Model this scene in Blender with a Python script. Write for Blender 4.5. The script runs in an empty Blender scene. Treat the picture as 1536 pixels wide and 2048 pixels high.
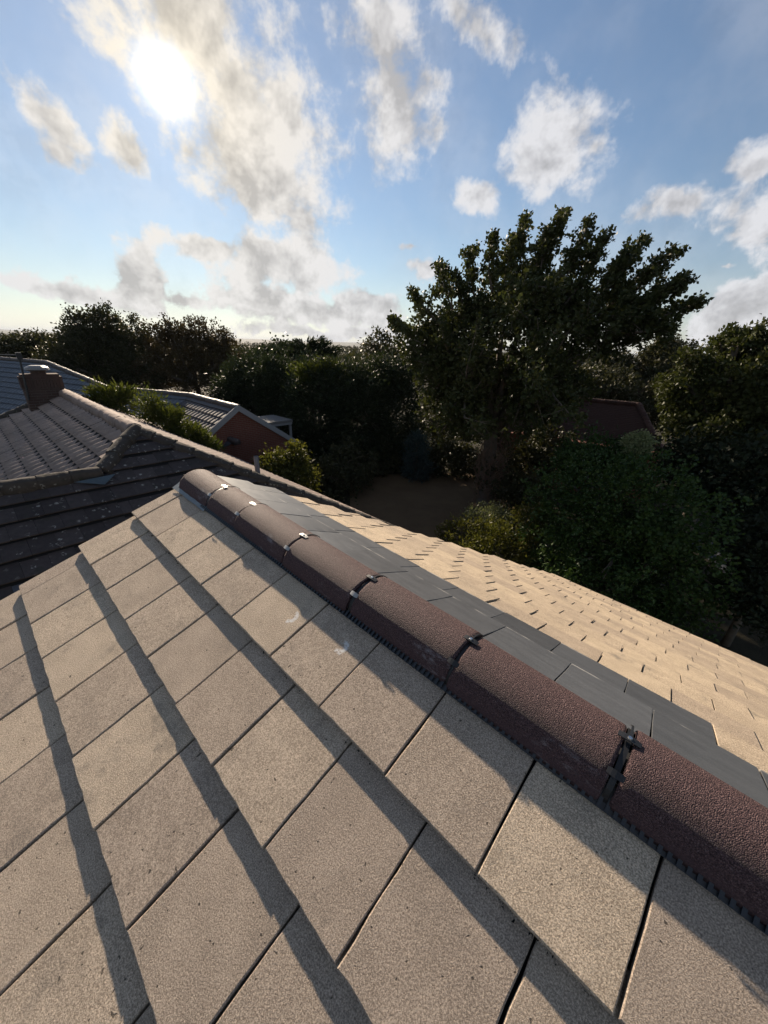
import bpy, math, random
import numpy as np
from mathutils import Matrix, Vector

random.seed(7)
rng = np.random.default_rng(7)
S = bpy.context.scene
COL = S.collection
RAD = math.radians

# ------------------------------------------------------------------ camera
CZ = 6.5                                   # eye height above the garden
PITCH, ROLL, FPX = 0.418263, 0.037718, 745.0
_f = np.array([0, math.cos(PITCH), -math.sin(PITCH)])
_u = np.array([0, math.sin(PITCH), math.cos(PITCH)])
_r = np.array([1.0, 0, 0])
CR = math.cos(ROLL) * _r + math.sin(ROLL) * _u
CU = -math.sin(ROLL) * _r + math.cos(ROLL) * _u
CF = _f
CAMP = np.array([0, 0, CZ])
cam = bpy.data.cameras.new('camera')
cam.sensor_fit = 'VERTICAL'
cam.sensor_height = 36.0
cam.lens = FPX / 2048 * 36.0
cam.clip_start = 0.02
cam.clip_end = 40000
camo = bpy.data.objects.new('camera', cam)
COL.objects.link(camo)
camo.matrix_world = Matrix(((CR[0], CU[0], -CF[0], 0), (CR[1], CU[1], -CF[1], 0),
                            (CR[2], CU[2], -CF[2], CZ), (0, 0, 0, 1)))
S.camera = camo

# ------------------------------------------------------------------ light
SUN_AZ, SUN_EL = RAD(-24.65), RAD(22.7)
SUND = np.array([math.cos(SUN_EL) * math.sin(SUN_AZ), math.cos(SUN_EL) * math.cos(SUN_AZ), math.sin(SUN_EL)])
SKY_STRENGTH = 0.054
CLOUD_WHITE = 0.345
EXPOSURE = 0.95
sl = bpy.data.lights.new('sun', 'SUN')
sl.energy = 5.0
sl.angle = RAD(1.0)
sl.color = (1.0, 0.83, 0.64)
so = bpy.data.objects.new('sun', sl)
COL.objects.link(so)
so.rotation_euler = Vector(-SUND).to_track_quat('-Z', 'Y').to_euler()
S.view_settings.view_transform = 'Standard'
S.view_settings.look = 'None'
S.view_settings.exposure = EXPOSURE
S.view_settings.gamma = 1
S.view_settings.use_curve_mapping = False
S.cycles.max_bounces = 4
S.cycles.diffuse_bounces = 2
S.cycles.glossy_bounces = 2
S.cycles.transmission_bounces = 2
S.cycles.use_denoising = True


# ------------------------------------------------------------------ node helpers
class NT:
    def __init__(self, tree):
        self.t = tree
        self.t.nodes.clear()

    def n(self, kind, inp=None, **props):
        nd = self.t.nodes.new(kind)
        for k, v in props.items():
            setattr(nd, k, v)
        for k, v in (inp or {}).items():
            self.set(nd.inputs[k], v)
        return nd

    def set(self, sock, v):
        if isinstance(v, bpy.types.NodeSocket):
            self.t.links.new(v, sock)
        else:
            sock.default_value = v

    def math(self, op, a, b=0.0, c=0.0, clamp=False):
        nd = self.n('ShaderNodeMath', {0: a, 1: b, 2: c}, operation=op, use_clamp=clamp)
        return nd.outputs[0]

    def vmath(self, op, a, b=(0, 0, 0)):
        nd = self.n('ShaderNodeVectorMath', {0: a, 1: b}, operation=op)
        return nd.outputs['Value'] if op in ('DOT_PRODUCT', 'LENGTH', 'DISTANCE') else nd.outputs[0]

    def noise(self, vec, scale, detail=3, rough=0.55, dist=0.0):
        return self.n('ShaderNodeTexNoise', {'Vector': vec, 'Scale': scale, 'Detail': detail,
                                             'Roughness': rough, 'Distortion': dist}).outputs['Fac']

    def ramp(self, fac, lo, hi, a=0.0, b=1.0):
        return self.n('ShaderNodeMapRange', {'Value': fac, 'From Min': lo, 'From Max': hi, 'To Min': a, 'To Max': b},
                      interpolation_type='SMOOTHSTEP').outputs[0]

    def mix(self, fac, a, b, blend='MIX'):
        nd = self.n('ShaderNodeMix', data_type='RGBA', blend_type=blend)
        self.set(nd.inputs[0], fac)
        self.set(nd.inputs[6], a)
        self.set(nd.inputs[7], b)
        return nd.outputs[2]


def rgb(r, g, b):
    return (r, g, b, 1.0)


# ------------------------------------------------------------------ sky
def pxdir(px, py):
    d = CF + (px - 768) / FPX * CR - (py - 1024) / FPX * CU
    return d / np.linalg.norm(d)


def build_world():
    w = bpy.data.worlds.new('World')
    S.world = w
    w.use_nodes = True
    T = NT(w.node_tree)
    d = T.n('ShaderNodeTexCoord').outputs['Generated']
    sky = T.n('ShaderNodeTexSky', sky_type='NISHITA', sun_disc=False)
    sky.sun_elevation = SUN_EL
    sky.sun_rotation = SUN_AZ
    sky.air_density = 1.0
    sky.dust_density = 0.05
    sky.ozone_density = 2.0
    sky.altitude = 50
    # clouds: (centre seen in the photo, half length, half width, angle, weight)
    blobs = [(400, 60, 290, 120, 35, 1.0), (520, 320, 200, 115, 50, 1.0), (590, 230, 130, 70, 40, .9),
             (770, 60, 130, 95, 60, .85), (800, 220, 120, 90, 70, .9), (975, 70, 140, 60, 55, .75),
             (1105, 300, 110, 80, 105, 1.0), (1200, 295, 60, 30, 120, .6), (940, 385, 50, 34, 20, .8),
             (1345, 412, 95, 34, 165, .8), (1500, 450, 110, 70, 30, .9), (1515, 320, 70, 50, 10, .9),
             (1500, 625, 120, 48, -20, 1.0), (1450, 545, 40, 15, 0, .5),
             (105, 245, 150, 42, 40, .75), (130, 300, 80, 34, 35, .7), (245, 285, 100, 40, 42, .8),
             (425, 500, 100, 30, 10, .8), (275, 565, 60, 55, 90, .95), (90, 572, 150, 24, 8, .8),
             (560, 520, 120, 62, 0, .85), (610, 612, 210, 36, 5, .9), (650, 662, 230, 18, 4, .75),
             (845, 537, 50, 28, 20, .7), (815, 482, 36, 18, 10, .5), (370, 600, 130, 28, 10, .6),
             (730, 610, 90, 26, 10, .8)]
    warp = T.n('ShaderNodeTexNoise', {'Vector': d, 'Scale': 6.0, 'Detail': 5, 'Roughness': .62})
    wv = T.vmath('SUBTRACT', warp.outputs['Color'], (.5, .5, .5))
    dw = T.vmath('ADD', d, T.n('ShaderNodeVectorMath', {0: wv, 'Scale': .10}, operation='SCALE').outputs[0])
    best = None
    for (px, py, rl, rw, ang, wt) in blobs:
        c = pxdir(px, py)
        ca, sa = math.cos(RAD(ang)), math.sin(RAD(ang))
        e1 = pxdir(px + ca * 8, py + sa * 8) - pxdir(px - ca * 8, py - sa * 8)
        e2 = pxdir(px - sa * 8, py + ca * 8) - pxdir(px + sa * 8, py - ca * 8)
        s1 = np.linalg.norm(e1) / 16 * rl
        s2 = np.linalg.norm(e2) / 16 * rw
        e1 /= np.linalg.norm(e1)
        e2 /= np.linalg.norm(e2)
        c3 = np.cross(e1, e2)
        e2 = np.cross(c3 / np.linalg.norm(c3), e1)
        R3 = Matrix((e1, e2, np.cross(e1, e2))).transposed()
        mp = T.n('ShaderNodeMapping', {'Vector': dw, 'Location': tuple(c), 'Rotation': tuple(R3.to_euler('XYZ')),
                                       'Scale': (s1 * 1.22, s2 * 1.28, .5)}, vector_type='TEXTURE')
        ln = T.vmath('LENGTH', mp.outputs[0])
        b = T.math('SUBTRACT', wt, ln)
        best = b if best is None else T.n('ShaderNodeMath', {0: best, 1: b, 2: .25}, operation='SMOOTH_MAX').outputs[0]
    best = T.math('MAXIMUM', best, -1.2)
    # broken cloud also drifts over the part of the sky that is out of the picture
    far = T.noise(d, 2.2, 3)
    front = T.ramp(T.vmath('DOT_PRODUCT', d, tuple(CF * .62 + CU * .78)), .30, .55)
    other = T.math('MULTIPLY', T.math('SUBTRACT', far, .58), 6.0)
    other = T.math('SUBTRACT', other, T.math('MULTIPLY', front, 3.0))
    best = T.math('MAXIMUM', best, other)
    f1 = T.noise(d, 11.0, 8, .62, .12)
    sh = tuple(SUND * 0.035)
    f2 = T.noise(T.vmath('ADD', d, sh), 11.0, 4, .62, .12)
    dens = T.math('ADD', T.math('MULTIPLY', best, .9), T.math('MULTIPLY', T.math('SUBTRACT', f1, .47), 2.5))
    dz = T.n('ShaderNodeSeparateXYZ', {0: d}).outputs[2]
    alpha = T.ramp(dens, -.06, T.ramp(dz, .05, .35, .26, .60))
    veil = T.math('MULTIPLY', T.ramp(T.noise(d, 3.4, 5, .6), .38, .72), .22)
    alpha = T.math('MAXIMUM', T.math('MULTIPLY', alpha, .94), veil)
    lit = T.math('MULTIPLY', T.math('SUBTRACT', f1, f2), 2.6)
    thick = T.ramp(dens, .12, 1.25)
    bright = T.math('SUBTRACT', T.math('ADD', 1.14, lit), T.math('MULTIPLY', thick, .40))
    bright = T.n('ShaderNodeClamp', {'Value': bright, 'Min': .70, 'Max': 1.22}).outputs[0]
    ca_ = T.vmath('DOT_PRODUCT', d, tuple(SUND))
    ang = T.math('ARCCOSINE', T.math('MINIMUM', ca_, .999999))
    near = T.math('EXPONENT', T.math('MULTIPLY', ang, -1 / .22))
    cloudc = T.mix(T.math('MULTIPLY', near, 1.1, clamp=True), rgb(.96, .96, 1.0), rgb(1.0, .87, .66))
    cloudc = T.mix(1.0, cloudc, T.n('ShaderNodeCombineXYZ', {0: bright, 1: bright, 2: bright}).outputs[0], 'MULTIPLY')
    cst = T.math('MULTIPLY', T.math('ADD', 1.0, T.math('MULTIPLY', near, .18)), CLOUD_WHITE)
    low = T.math('EXPONENT', T.math('MULTIPLY', T.math('MAXIMUM', dz, 0.0), -1 / .11))
    bw = T.n('ShaderNodeRGBToBW', {0: sky.outputs[0]}).outputs[0]
    pale = T.mix(1.0, T.n('ShaderNodeCombineXYZ', {0: bw, 1: bw, 2: bw}).outputs[0], rgb(.70, .70, .64), 'MULTIPLY')
    skyc = T.mix(T.math('MULTIPLY', low, .85), sky.outputs[0], pale)
    b_sky = T.n('ShaderNodeBackground', {'Color': skyc, 'Strength': SKY_STRENGTH})
    b_cl = T.n('ShaderNodeBackground', {'Color': cloudc, 'Strength': cst})
    m = T.n('ShaderNodeMixShader', {0: alpha, 1: b_sky.outputs[0], 2: b_cl.outputs[0]})
    # the sun seen through the thin edge of the cloud
    g1 = T.math('EXPONENT', T.math('MULTIPLY', T.math('MULTIPLY', ang, ang), -1 / (.028 ** 2)))
    g2 = T.math('EXPONENT', T.math('MULTIPLY', ang, -1 / .085))
    thin = T.math('SUBTRACT', 1.0, T.math('MULTIPLY', T.ramp(dens, .25, 1.1), .72))
    g = T.math('MULTIPLY', T.math('ADD', T.math('MULTIPLY', g1, 1.3), T.math('MULTIPLY', g2, .10)), thin)
    g3 = T.math('MULTIPLY', T.math('EXPONENT', T.math('MULTIPLY', ang, -1 / .5)), .045)
    b_g = T.n('ShaderNodeBackground', {'Color': rgb(1.0, .96, .87), 'Strength': T.math('ADD', g, g3)})
    a = T.n('ShaderNodeAddShader', {0: m.outputs[0], 1: b_g.outputs[0]})
    T.n('ShaderNodeOutputWorld', {'Surface': a.outputs[0]})
    w.cycles.sampling_method = 'MANUAL'
    w.cycles.sample_map_resolution = 512


build_world()

# ------------------------------------------------------------------ scene helpers
WM = {}


def reg(o, m, parent):
    WM[o.name] = m
    if parent is not None:
        o.parent = parent
        o.matrix_basis = WM[parent.name].inverted() @ m
    else:
        o.matrix_basis = m


def link(name, mesh, mats=None, parent=None, m=None):
    o = bpy.data.objects.new(name, mesh)
    COL.objects.link(o)
    if mats is not None:
        mats = mats if isinstance(mats, (list, tuple)) else [mats]
        if len(mesh.materials) == 0:
            for k in mats:
                mesh.materials.append(k)
    reg(o, Matrix.Identity(4) if m is None else m, parent)
    return o


def thing(name, label, cat, loc=(0, 0, 0), group=None):
    o = bpy.data.objects.new(name, None)
    COL.objects.link(o)
    o.empty_display_size = .2
    reg(o, Matrix.Translation(Vector(loc)), None)
    tag(o, label, cat, group)
    return o


def tag(o, label=None, cat=None, group=None, kind=None):
    if label:
        o['label'] = label
    if cat:
        o['category'] = cat
    if group:
        o['group'] = group
    if kind:
        o['kind'] = kind
    return o


def mesh_np(name, v, faces, smooth=False):
    """v (N,3); faces: (M,k) array or list of index tuples"""
    me = bpy.data.meshes.new(name)
    v = np.asarray(v, np.float32)
    if isinstance(faces, np.ndarray):
        k = faces.shape[1]
        me.vertices.add(len(v))
        me.vertices.foreach_set('co', v.ravel())
        me.loops.add(faces.size)
        me.loops.foreach_set('vertex_index', faces.astype(np.int32).ravel())
        me.polygons.add(len(faces))
        me.polygons.foreach_set('loop_start', np.arange(0, faces.size, k, dtype=np.int32))
        me.update(calc_edges=True)
    else:
        me.from_pydata([tuple(map(float, x)) for x in v], [], faces)
    me.validate()
    if smooth:
        me.polygons.foreach_set('use_smooth', np.ones(len(me.polygons), bool))
    me.update()
    return me


class MB:
    def __init__(self):
        self.v, self.f = [], []

    def add(self, v, f):
        b = len(self.v)
        self.v += [tuple(map(float, x)) for x in v]
        self.f += [tuple(i + b for i in q) for q in f]

    def box(self, c, ax, ay, az, h):
        """centre, three unit axes, half sizes"""
        c = np.array(c, float)
        p = []
        for sz in (-1, 1):
            for sx, sy in ((-1, -1), (1, -1), (1, 1), (-1, 1)):
                p.append(c + np.array(ax) * sx * h[0] + np.array(ay) * sy * h[1] + np.array(az) * sz * h[2])
        self.add(p, [(3, 2, 1, 0), (4, 5, 6, 7), (0, 1, 5, 4), (1, 2, 6, 5), (2, 3, 7, 6), (3, 0, 4, 7)])

    def prism(self, top, nrm, t):
        top = [np.array(q, float) for q in top]
        bot = [q - np.array(nrm) * t for q in top]
        k = len(top)
        self.add(top + bot, [tuple(range(k)), tuple(range(2 * k - 1, k - 1, -1))] +
                 [(i, k + i, k + (i + 1) % k, (i + 1) % k) for i in range(k)])

    def tube(self, pts, rad, seg=7, cap=True):
        pts = [np.array(q, float) for q in pts]
        n0 = None
        rings = []
        for i, q in enumerate(pts):
            t = pts[min(i + 1, len(pts) - 1)] - pts[max(i - 1, 0)]
            t /= (np.linalg.norm(t) + 1e-9)
            if n0 is None:
                n0 = np.cross(t, [0.3, 0.9, 0.1])
            n0 = n0 - t * (n0 @ t)
            n0 /= (np.linalg.norm(n0) + 1e-9)
            b = np.cross(t, n0)
            rr = rad[i]
            rings.append([q + rr * (math.cos(2 * math.pi * k / seg) * n0 + math.sin(2 * math.pi * k / seg) * b)
                          for k in range(seg)])
        fs = []
        for i in range(len(pts) - 1):
            for k in range(seg):
                fs.append((i * seg + k, i * seg + (k + 1) % seg, (i + 1) * seg + (k + 1) % seg, (i + 1) * seg + k))
        if cap:
            fs.append(tuple(range(seg - 1, -1, -1)))
            fs.append(tuple((len(pts) - 1) * seg + k for k in range(seg)))
        self.add([q for rg in rings for q in rg], fs)

    def mesh(self, name, smooth=False):
        me = mesh_np(name, self.v, self.f, smooth)
        return me


def frame(o, ax, ay, az):
    return Matrix(((ax[0], ay[0], az[0], o[0]), (ax[1], ay[1], az[1], o[1]), (ax[2], ay[2], az[2], o[2]), (0, 0, 0, 1)))


def unit(v):
    v = np.array(v, float)
    return v / np.linalg.norm(v)


ZZ = np.array([0, 0, 1.0])


def at(px, py, dist):
    """point seen at that place of the photograph, at a horizontal distance from the eye"""
    d = pxdir(px, py)
    return CAMP + d * dist / math.hypot(d[0], d[1])


def clip_poly(sub, clip):
    """Sutherland-Hodgman, 2-D, convex counter-clockwise clip"""
    out = list(sub)
    for i in range(len(clip)):
        a, b = clip[i], clip[(i + 1) % len(clip)]
        inp, out = out, []
        if not inp:
            return []
        side = lambda q: (b[0] - a[0]) * (q[1] - a[1]) - (b[1] - a[1]) * (q[0] - a[0])
        for j in range(len(inp)):
            p, q = inp[j], inp[(j + 1) % len(inp)]
            sp, sq = side(p), side(q)
            if sp >= 0:
                out.append(p)
            if (sp > 0 and sq < 0) or (sp < 0 and sq > 0):
                t = sp / (sp - sq)
                out.append((p[0] + (q[0] - p[0]) * t, p[1] + (q[1] - p[1]) * t))
    return out


def ccw(poly):
    a = sum(poly[i][0] * poly[(i + 1) % len(poly)][1] - poly[(i + 1) % len(poly)][0] * poly[i][1] for i in range(len(poly)))
    return poly if a > 0 else poly[::-1]


def area(poly):
    return abs(sum(poly[i][0] * poly[(i + 1) % len(poly)][1] - poly[(i + 1) % len(poly)][0] * poly[i][1]
                   for i in range(len(poly)))) / 2


# ------------------------------------------------------------------ materials
def new_mat(name):
    m = bpy.data.materials.new(name)
    m.use_nodes = True
    return m, NT(m.node_tree)


def finish(T, col, rough=.9, bump=None, bdist=.002, bstr=1.0, spec=.3, extra=None):
    p = T.n('ShaderNodeBsdfPrincipled')
    T.set(p.inputs['Base Color'], col)
    T.set(p.inputs['Roughness'], rough)
    p.inputs['Specular IOR Level'].default_value = spec
    if bump is not None:
        b = T.n('ShaderNodeBump', {'Height': bump, 'Strength': bstr, 'Distance': bdist})
        T.set(p.inputs['Normal'], b.outputs[0])
    for k, v in (extra or {}).items():
        T.set(p.inputs[k], v)
    T.n('ShaderNodeOutputMaterial', {'Surface': p.outputs[0]})
    return p


def rand_coord(T, k=37.0):
    oi = T.n('ShaderNodeObjectInfo').outputs['Random']
    oc = T.n('ShaderNodeTexCoord').outputs['Object']
    off = T.n('ShaderNodeCombineXYZ', {0: T.math('MULTIPLY', oi, k), 1: T.math('MULTIPLY', oi, k * 1.7), 2: T.math('MULTIPLY', oi, 9.)})
    return T.vmath('ADD', oc, off.outputs[0]), oi, oc


def m_sand(name, base, scuff=None, dirt=.42, bd=.0036):
    m, T = new_mat(name)
    v, oi, oc = rand_coord(T)
    g = T.noise(v, 300, 5, .8)
    g2 = T.noise(v, 950, 2, .6)
    mot = T.noise(v, 9, 4, .6)
    spk = T.noise(v, 270, 4, .8)
    pit = T.noise(v, 75, 1, .4)
    pitm = T.ramp(pit, .745, .78)
    tint = T.math('ADD', .84, T.math('MULTIPLY', oi, .32))
    c = T.mix(T.ramp(mot, .35, .7), rgb(*[x * .86 for x in base]), rgb(*[x * 1.1 for x in base]))
    c = T.mix(T.math('MULTIPLY', T.ramp(spk, .48, .60), .9), c, rgb(base[0] * .50, base[1] * .48, base[2] * .46))
    c = T.mix(T.math('MULTIPLY', T.ramp(spk, .50, .38), .85), c, rgb(min(.8, base[0] * 1.55), min(.8, base[1] * 1.53), min(.8, base[2] * 1.5)))
    c = T.mix(T.math('MULTIPLY', T.ramp(T.noise(v, 5.5, 6, .75), .52, .74), T.math('MULTIPLY', dirt, T.math('ADD', .5, oi))), c, rgb(.115, .108, .098))
    c = T.mix(T.math('MULTIPLY', T.ramp(T.noise(v, 13, 5, .75), .62, .74), .4), c, rgb(.07, .066, .058))
    c = T.mix(T.math('MULTIPLY', pitm, .8), c, rgb(.04, .035, .03))
    c = T.mix(1.0, c, T.n('ShaderNodeCombineXYZ', {0: tint, 1: tint, 2: T.math('ADD', tint, T.math('MULTIPLY', T.math('SUBTRACT', oi, .5), -.06))}).outputs[0], 'MULTIPLY')
    if scuff:
        rel = T.vmath('SUBTRACT', oc, (scuff[0], scuff[1], 0))
        wv = T.n('ShaderNodeTexNoise', {'Vector': oc, 'Scale': 40, 'Detail': 3})
        rel = T.vmath('ADD', rel, T.n('ShaderNodeVectorMath', {0: T.vmath('SUBTRACT', wv.outputs['Color'], (.5, .5, .5)), 'Scale': .02}, operation='SCALE').outputs[0])
        sx = T.n('ShaderNodeSeparateXYZ', {0: rel})
        rr = T.math('SQRT', T.math('ADD', T.math('POWER', sx.outputs[0], 2), T.math('POWER', sx.outputs[1], 2)))
        ring = T.math('SUBTRACT', 1.0, T.ramp(T.math('ABSOLUTE', T.math('SUBTRACT', rr, scuff[2])), .004, .012))
        arc = T.ramp(sx.outputs[0], scuff[3], scuff[3] + .012)
        patch = T.ramp(T.noise(oc, 130, 2, .6), .36, .48)
        c = T.mix(T.math('MULTIPLY', T.math('MULTIPLY', ring, arc), T.math('MULTIPLY', patch, 1.0)), c, rgb(.66, .65, .63))
    h = T.math('ADD', T.math('MULTIPLY', g, 1.0), T.math('MULTIPLY', g2, .35))
    h = T.math('SUBTRACT', h, T.math('MULTIPLY', pitm, .7))
    h = T.math('ADD', h, T.math('MULTIPLY', mot, .6))
    finish(T, c, .93, h, bd, .9, .2)
    return m


def m_ridge():
    m, T = new_mat('ridge_granules')
    v, oi, oc = rand_coord(T, 11)
    sx = T.n('ShaderNodeSeparateXYZ', {0: oc})
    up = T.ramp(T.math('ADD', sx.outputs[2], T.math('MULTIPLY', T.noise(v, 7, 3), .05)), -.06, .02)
    vo = T.n('ShaderNodeTexVoronoi', {'Vector': v, 'Scale': 400}, feature='F1')
    g = T.math('SUBTRACT', 1.0, vo.outputs['Distance'])
    c = T.mix(T.ramp(T.noise(v, 330, 4, .85), .42, .60), rgb(.030, .017, .019), rgb(.152, .092, .092))
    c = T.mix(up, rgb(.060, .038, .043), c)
    spark = T.ramp(T.n('ShaderNodeSeparateColor', {0: vo.outputs['Color']}).outputs[0], .93, .97)
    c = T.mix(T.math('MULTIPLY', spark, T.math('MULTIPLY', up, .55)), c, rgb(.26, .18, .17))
    # lime bloom low on the left flank near the downhill end
    st = T.noise(T.vmath('MULTIPLY', v, (9, 22, 22)), 1.0, 5, .75)
    zone = T.math('MULTIPLY', T.ramp(sx.outputs[0], .22, .36), T.ramp(sx.outputs[1], .06, .10))
    zone = T.math('MULTIPLY', zone, T.math('SUBTRACT', 1.0, T.ramp(sx.outputs[2], .015, .04)))
    c = T.mix(T.math('MULTIPLY', T.math('MULTIPLY', T.ramp(st, .50, .70), zone), .55), c, rgb(.42, .40, .42))
    h = T.math('MULTIPLY', g, T.math('ADD', .18, up))
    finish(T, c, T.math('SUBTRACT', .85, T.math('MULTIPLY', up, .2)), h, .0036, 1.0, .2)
    return m


def m_slate():
    m, T = new_mat('slate')
    v, oi, oc = rand_coord(T, 23)
    st = T.noise(T.vmath('MULTIPLY', v, (6, 26, 10)), 1.0, 5, .7)
    k = T.math('ADD', .8, T.math('MULTIPLY', oi, .4))
    c = T.mix(st, rgb(.050, .053, .058), rgb(.105, .110, .116))
    scr = T.noise(T.vmath('MULTIPLY', v, (3.2, 60, 1)), 1.0, 4, .7)
    sx = T.n('ShaderNodeSeparateXYZ', {0: oc})
    edge = T.math('SUBTRACT', 1.0, T.ramp(sx.outputs[1], .004, .02))
    c = T.mix(T.math('MULTIPLY', T.ramp(scr, .66, .76), .35), c, rgb(.30, .30, .30))
    c = T.mix(T.math('MULTIPLY', edge, T.ramp(T.noise(v, 8, 3), .45, .65)), c, rgb(.30, .29, .27))
    c = T.mix(1.0, c, T.n('ShaderNodeCombineXYZ', {0: k, 1: k, 2: k}).outputs[0], 'MULTIPLY')
    h = T.math('ADD', st, T.math('MULTIPLY', T.noise(v, 60, 4, .6), .5))
    finish(T, c, T.math('ADD', .33, T.math('MULTIPLY', st, .2)), h, .0012, .8, .6)
    return m


def m_oldtile(name, base, lichen=(.30, .29, .26), amt=.75, moss=.5, rough=.85, kv=.5, ls=13.0):
    m, T = new_mat(name)
    v, oi, oc = rand_coord(T, 19)
    mot = T.noise(v, 14, 5, .65)
    k = T.math('ADD', 1 - kv / 2, T.math('MULTIPLY', oi, kv))
    c = T.mix(mot, rgb(*[x * .6 for x in base]), rgb(*[x * 1.4 for x in base]))
    c = T.mix(1.0, c, T.n('ShaderNodeCombineXYZ', {0: k, 1: k, 2: k}).outputs[0], 'MULTIPLY')
    c = T.mix(T.math('MULTIPLY', T.ramp(T.noise(v, 6, 4, .7), .55, .72), moss), c, rgb(.030, .034, .020))
    vo = T.n('ShaderNodeTexVoronoi', {'Vector': v, 'Scale': ls}, feature='F1')
    wob = T.math('ADD', vo.outputs['Distance'], T.math('MULTIPLY', T.math('SUBTRACT', T.noise(v, 38, 5, .75), .5), .9))
    pick = T.ramp(T.n('ShaderNodeSeparateColor', {0: vo.outputs['Color']}).outputs[1], .45, .7)
    core = T.math('SUBTRACT', 1.0, T.ramp(wob, .10, .30))
    band = T.math('SUBTRACT', 1.0, T.ramp(T.math('ABSOLUTE', T.math('SUBTRACT', wob, .30)), .03, .09))
    isring = T.ramp(T.n('ShaderNodeSeparateColor', {0: vo.outputs['Color']}).outputs[0], .55, .6)
    rg = T.math('ADD', T.math('MULTIPLY', core, T.math('SUBTRACT', 1.0, isring)), T.math('MULTIPLY', band, T.math('MULTIPLY', isring, T.ramp(T.noise(v, 20, 2), .45, .55))))
    rg = T.math('MULTIPLY', rg, T.ramp(T.noise(v, 3.1, 3), .34, .52))
    c = T.mix(T.math('MULTIPLY', T.math('MULTIPLY', rg, pick), amt), c, rgb(*lichen))
    h = T.math('ADD', T.noise(v, 130, 4, .65), T.math('MULTIPLY', rg, .3))
    finish(T, c, rough, h, .003, .8, .3)
    return m


def m_plain(name, base, rough=.8, var=.25, scale=12, bd=.002, spec=.3, metal=0.0):
    m, T = new_mat(name)
    v, oi, oc = rand_coord(T, 5)
    n = T.noise(v, scale, 5, .6)
    c = T.mix(n, rgb(*[x * (1 - var) for x in base]), rgb(*[x * (1 + var) for x in base]))
    finish(T, c, rough, T.noise(v, scale * 8, 3), bd, .6, spec, {'Metallic': metal})
    return m


def m_leaf(name, a, b, trans=.35, rough=.55):
    m, T = new_mat(name)
    ri = T.n('ShaderNodeNewGeometry').outputs['Random Per Island']
    oc = T.n('ShaderNodeTexCoord').outputs['Object']
    big = T.noise(oc, .55, 2)
    f = T.math('ADD', T.math('MULTIPLY', ri, .6), T.math('MULTIPLY', T.ramp(big, .3, .7), .4))
    c = T.mix(f, rgb(*a), rgb(*b))
    p = T.n('ShaderNodeBsdfPrincipled', {'Base Color': c, 'Roughness': rough})
    p.inputs['Specular IOR Level'].default_value = .18
    tr = T.n('ShaderNodeBsdfTranslucent', {'Color': T.mix(1.0, c, rgb(1.0, 1.0, .55), 'MULTIPLY')})
    mx = T.n('ShaderNodeMixShader', {0: trans, 1: p.outputs[0], 2: tr.outputs[0]})
    T.n('ShaderNodeOutputMaterial', {'Surface': mx.outputs[0]})
    return m


def m_ground(name, a, b, scale=1.2):
    m, T = new_mat(name)
    oc = T.n('ShaderNodeTexCoord').outputs['Object']
    n = T.noise(oc, scale, 6, .65)
    n2 = T.noise(oc, scale * 25, 3, .6)
    c = T.mix(T.ramp(n, .3, .7), rgb(*a), rgb(*b))
    c = T.mix(T.math('MULTIPLY', n2, .5), c, rgb(*[x * .55 for x in a]))
    finish(T, c, .95, n2, .03, .8, .1)
    return m


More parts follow.
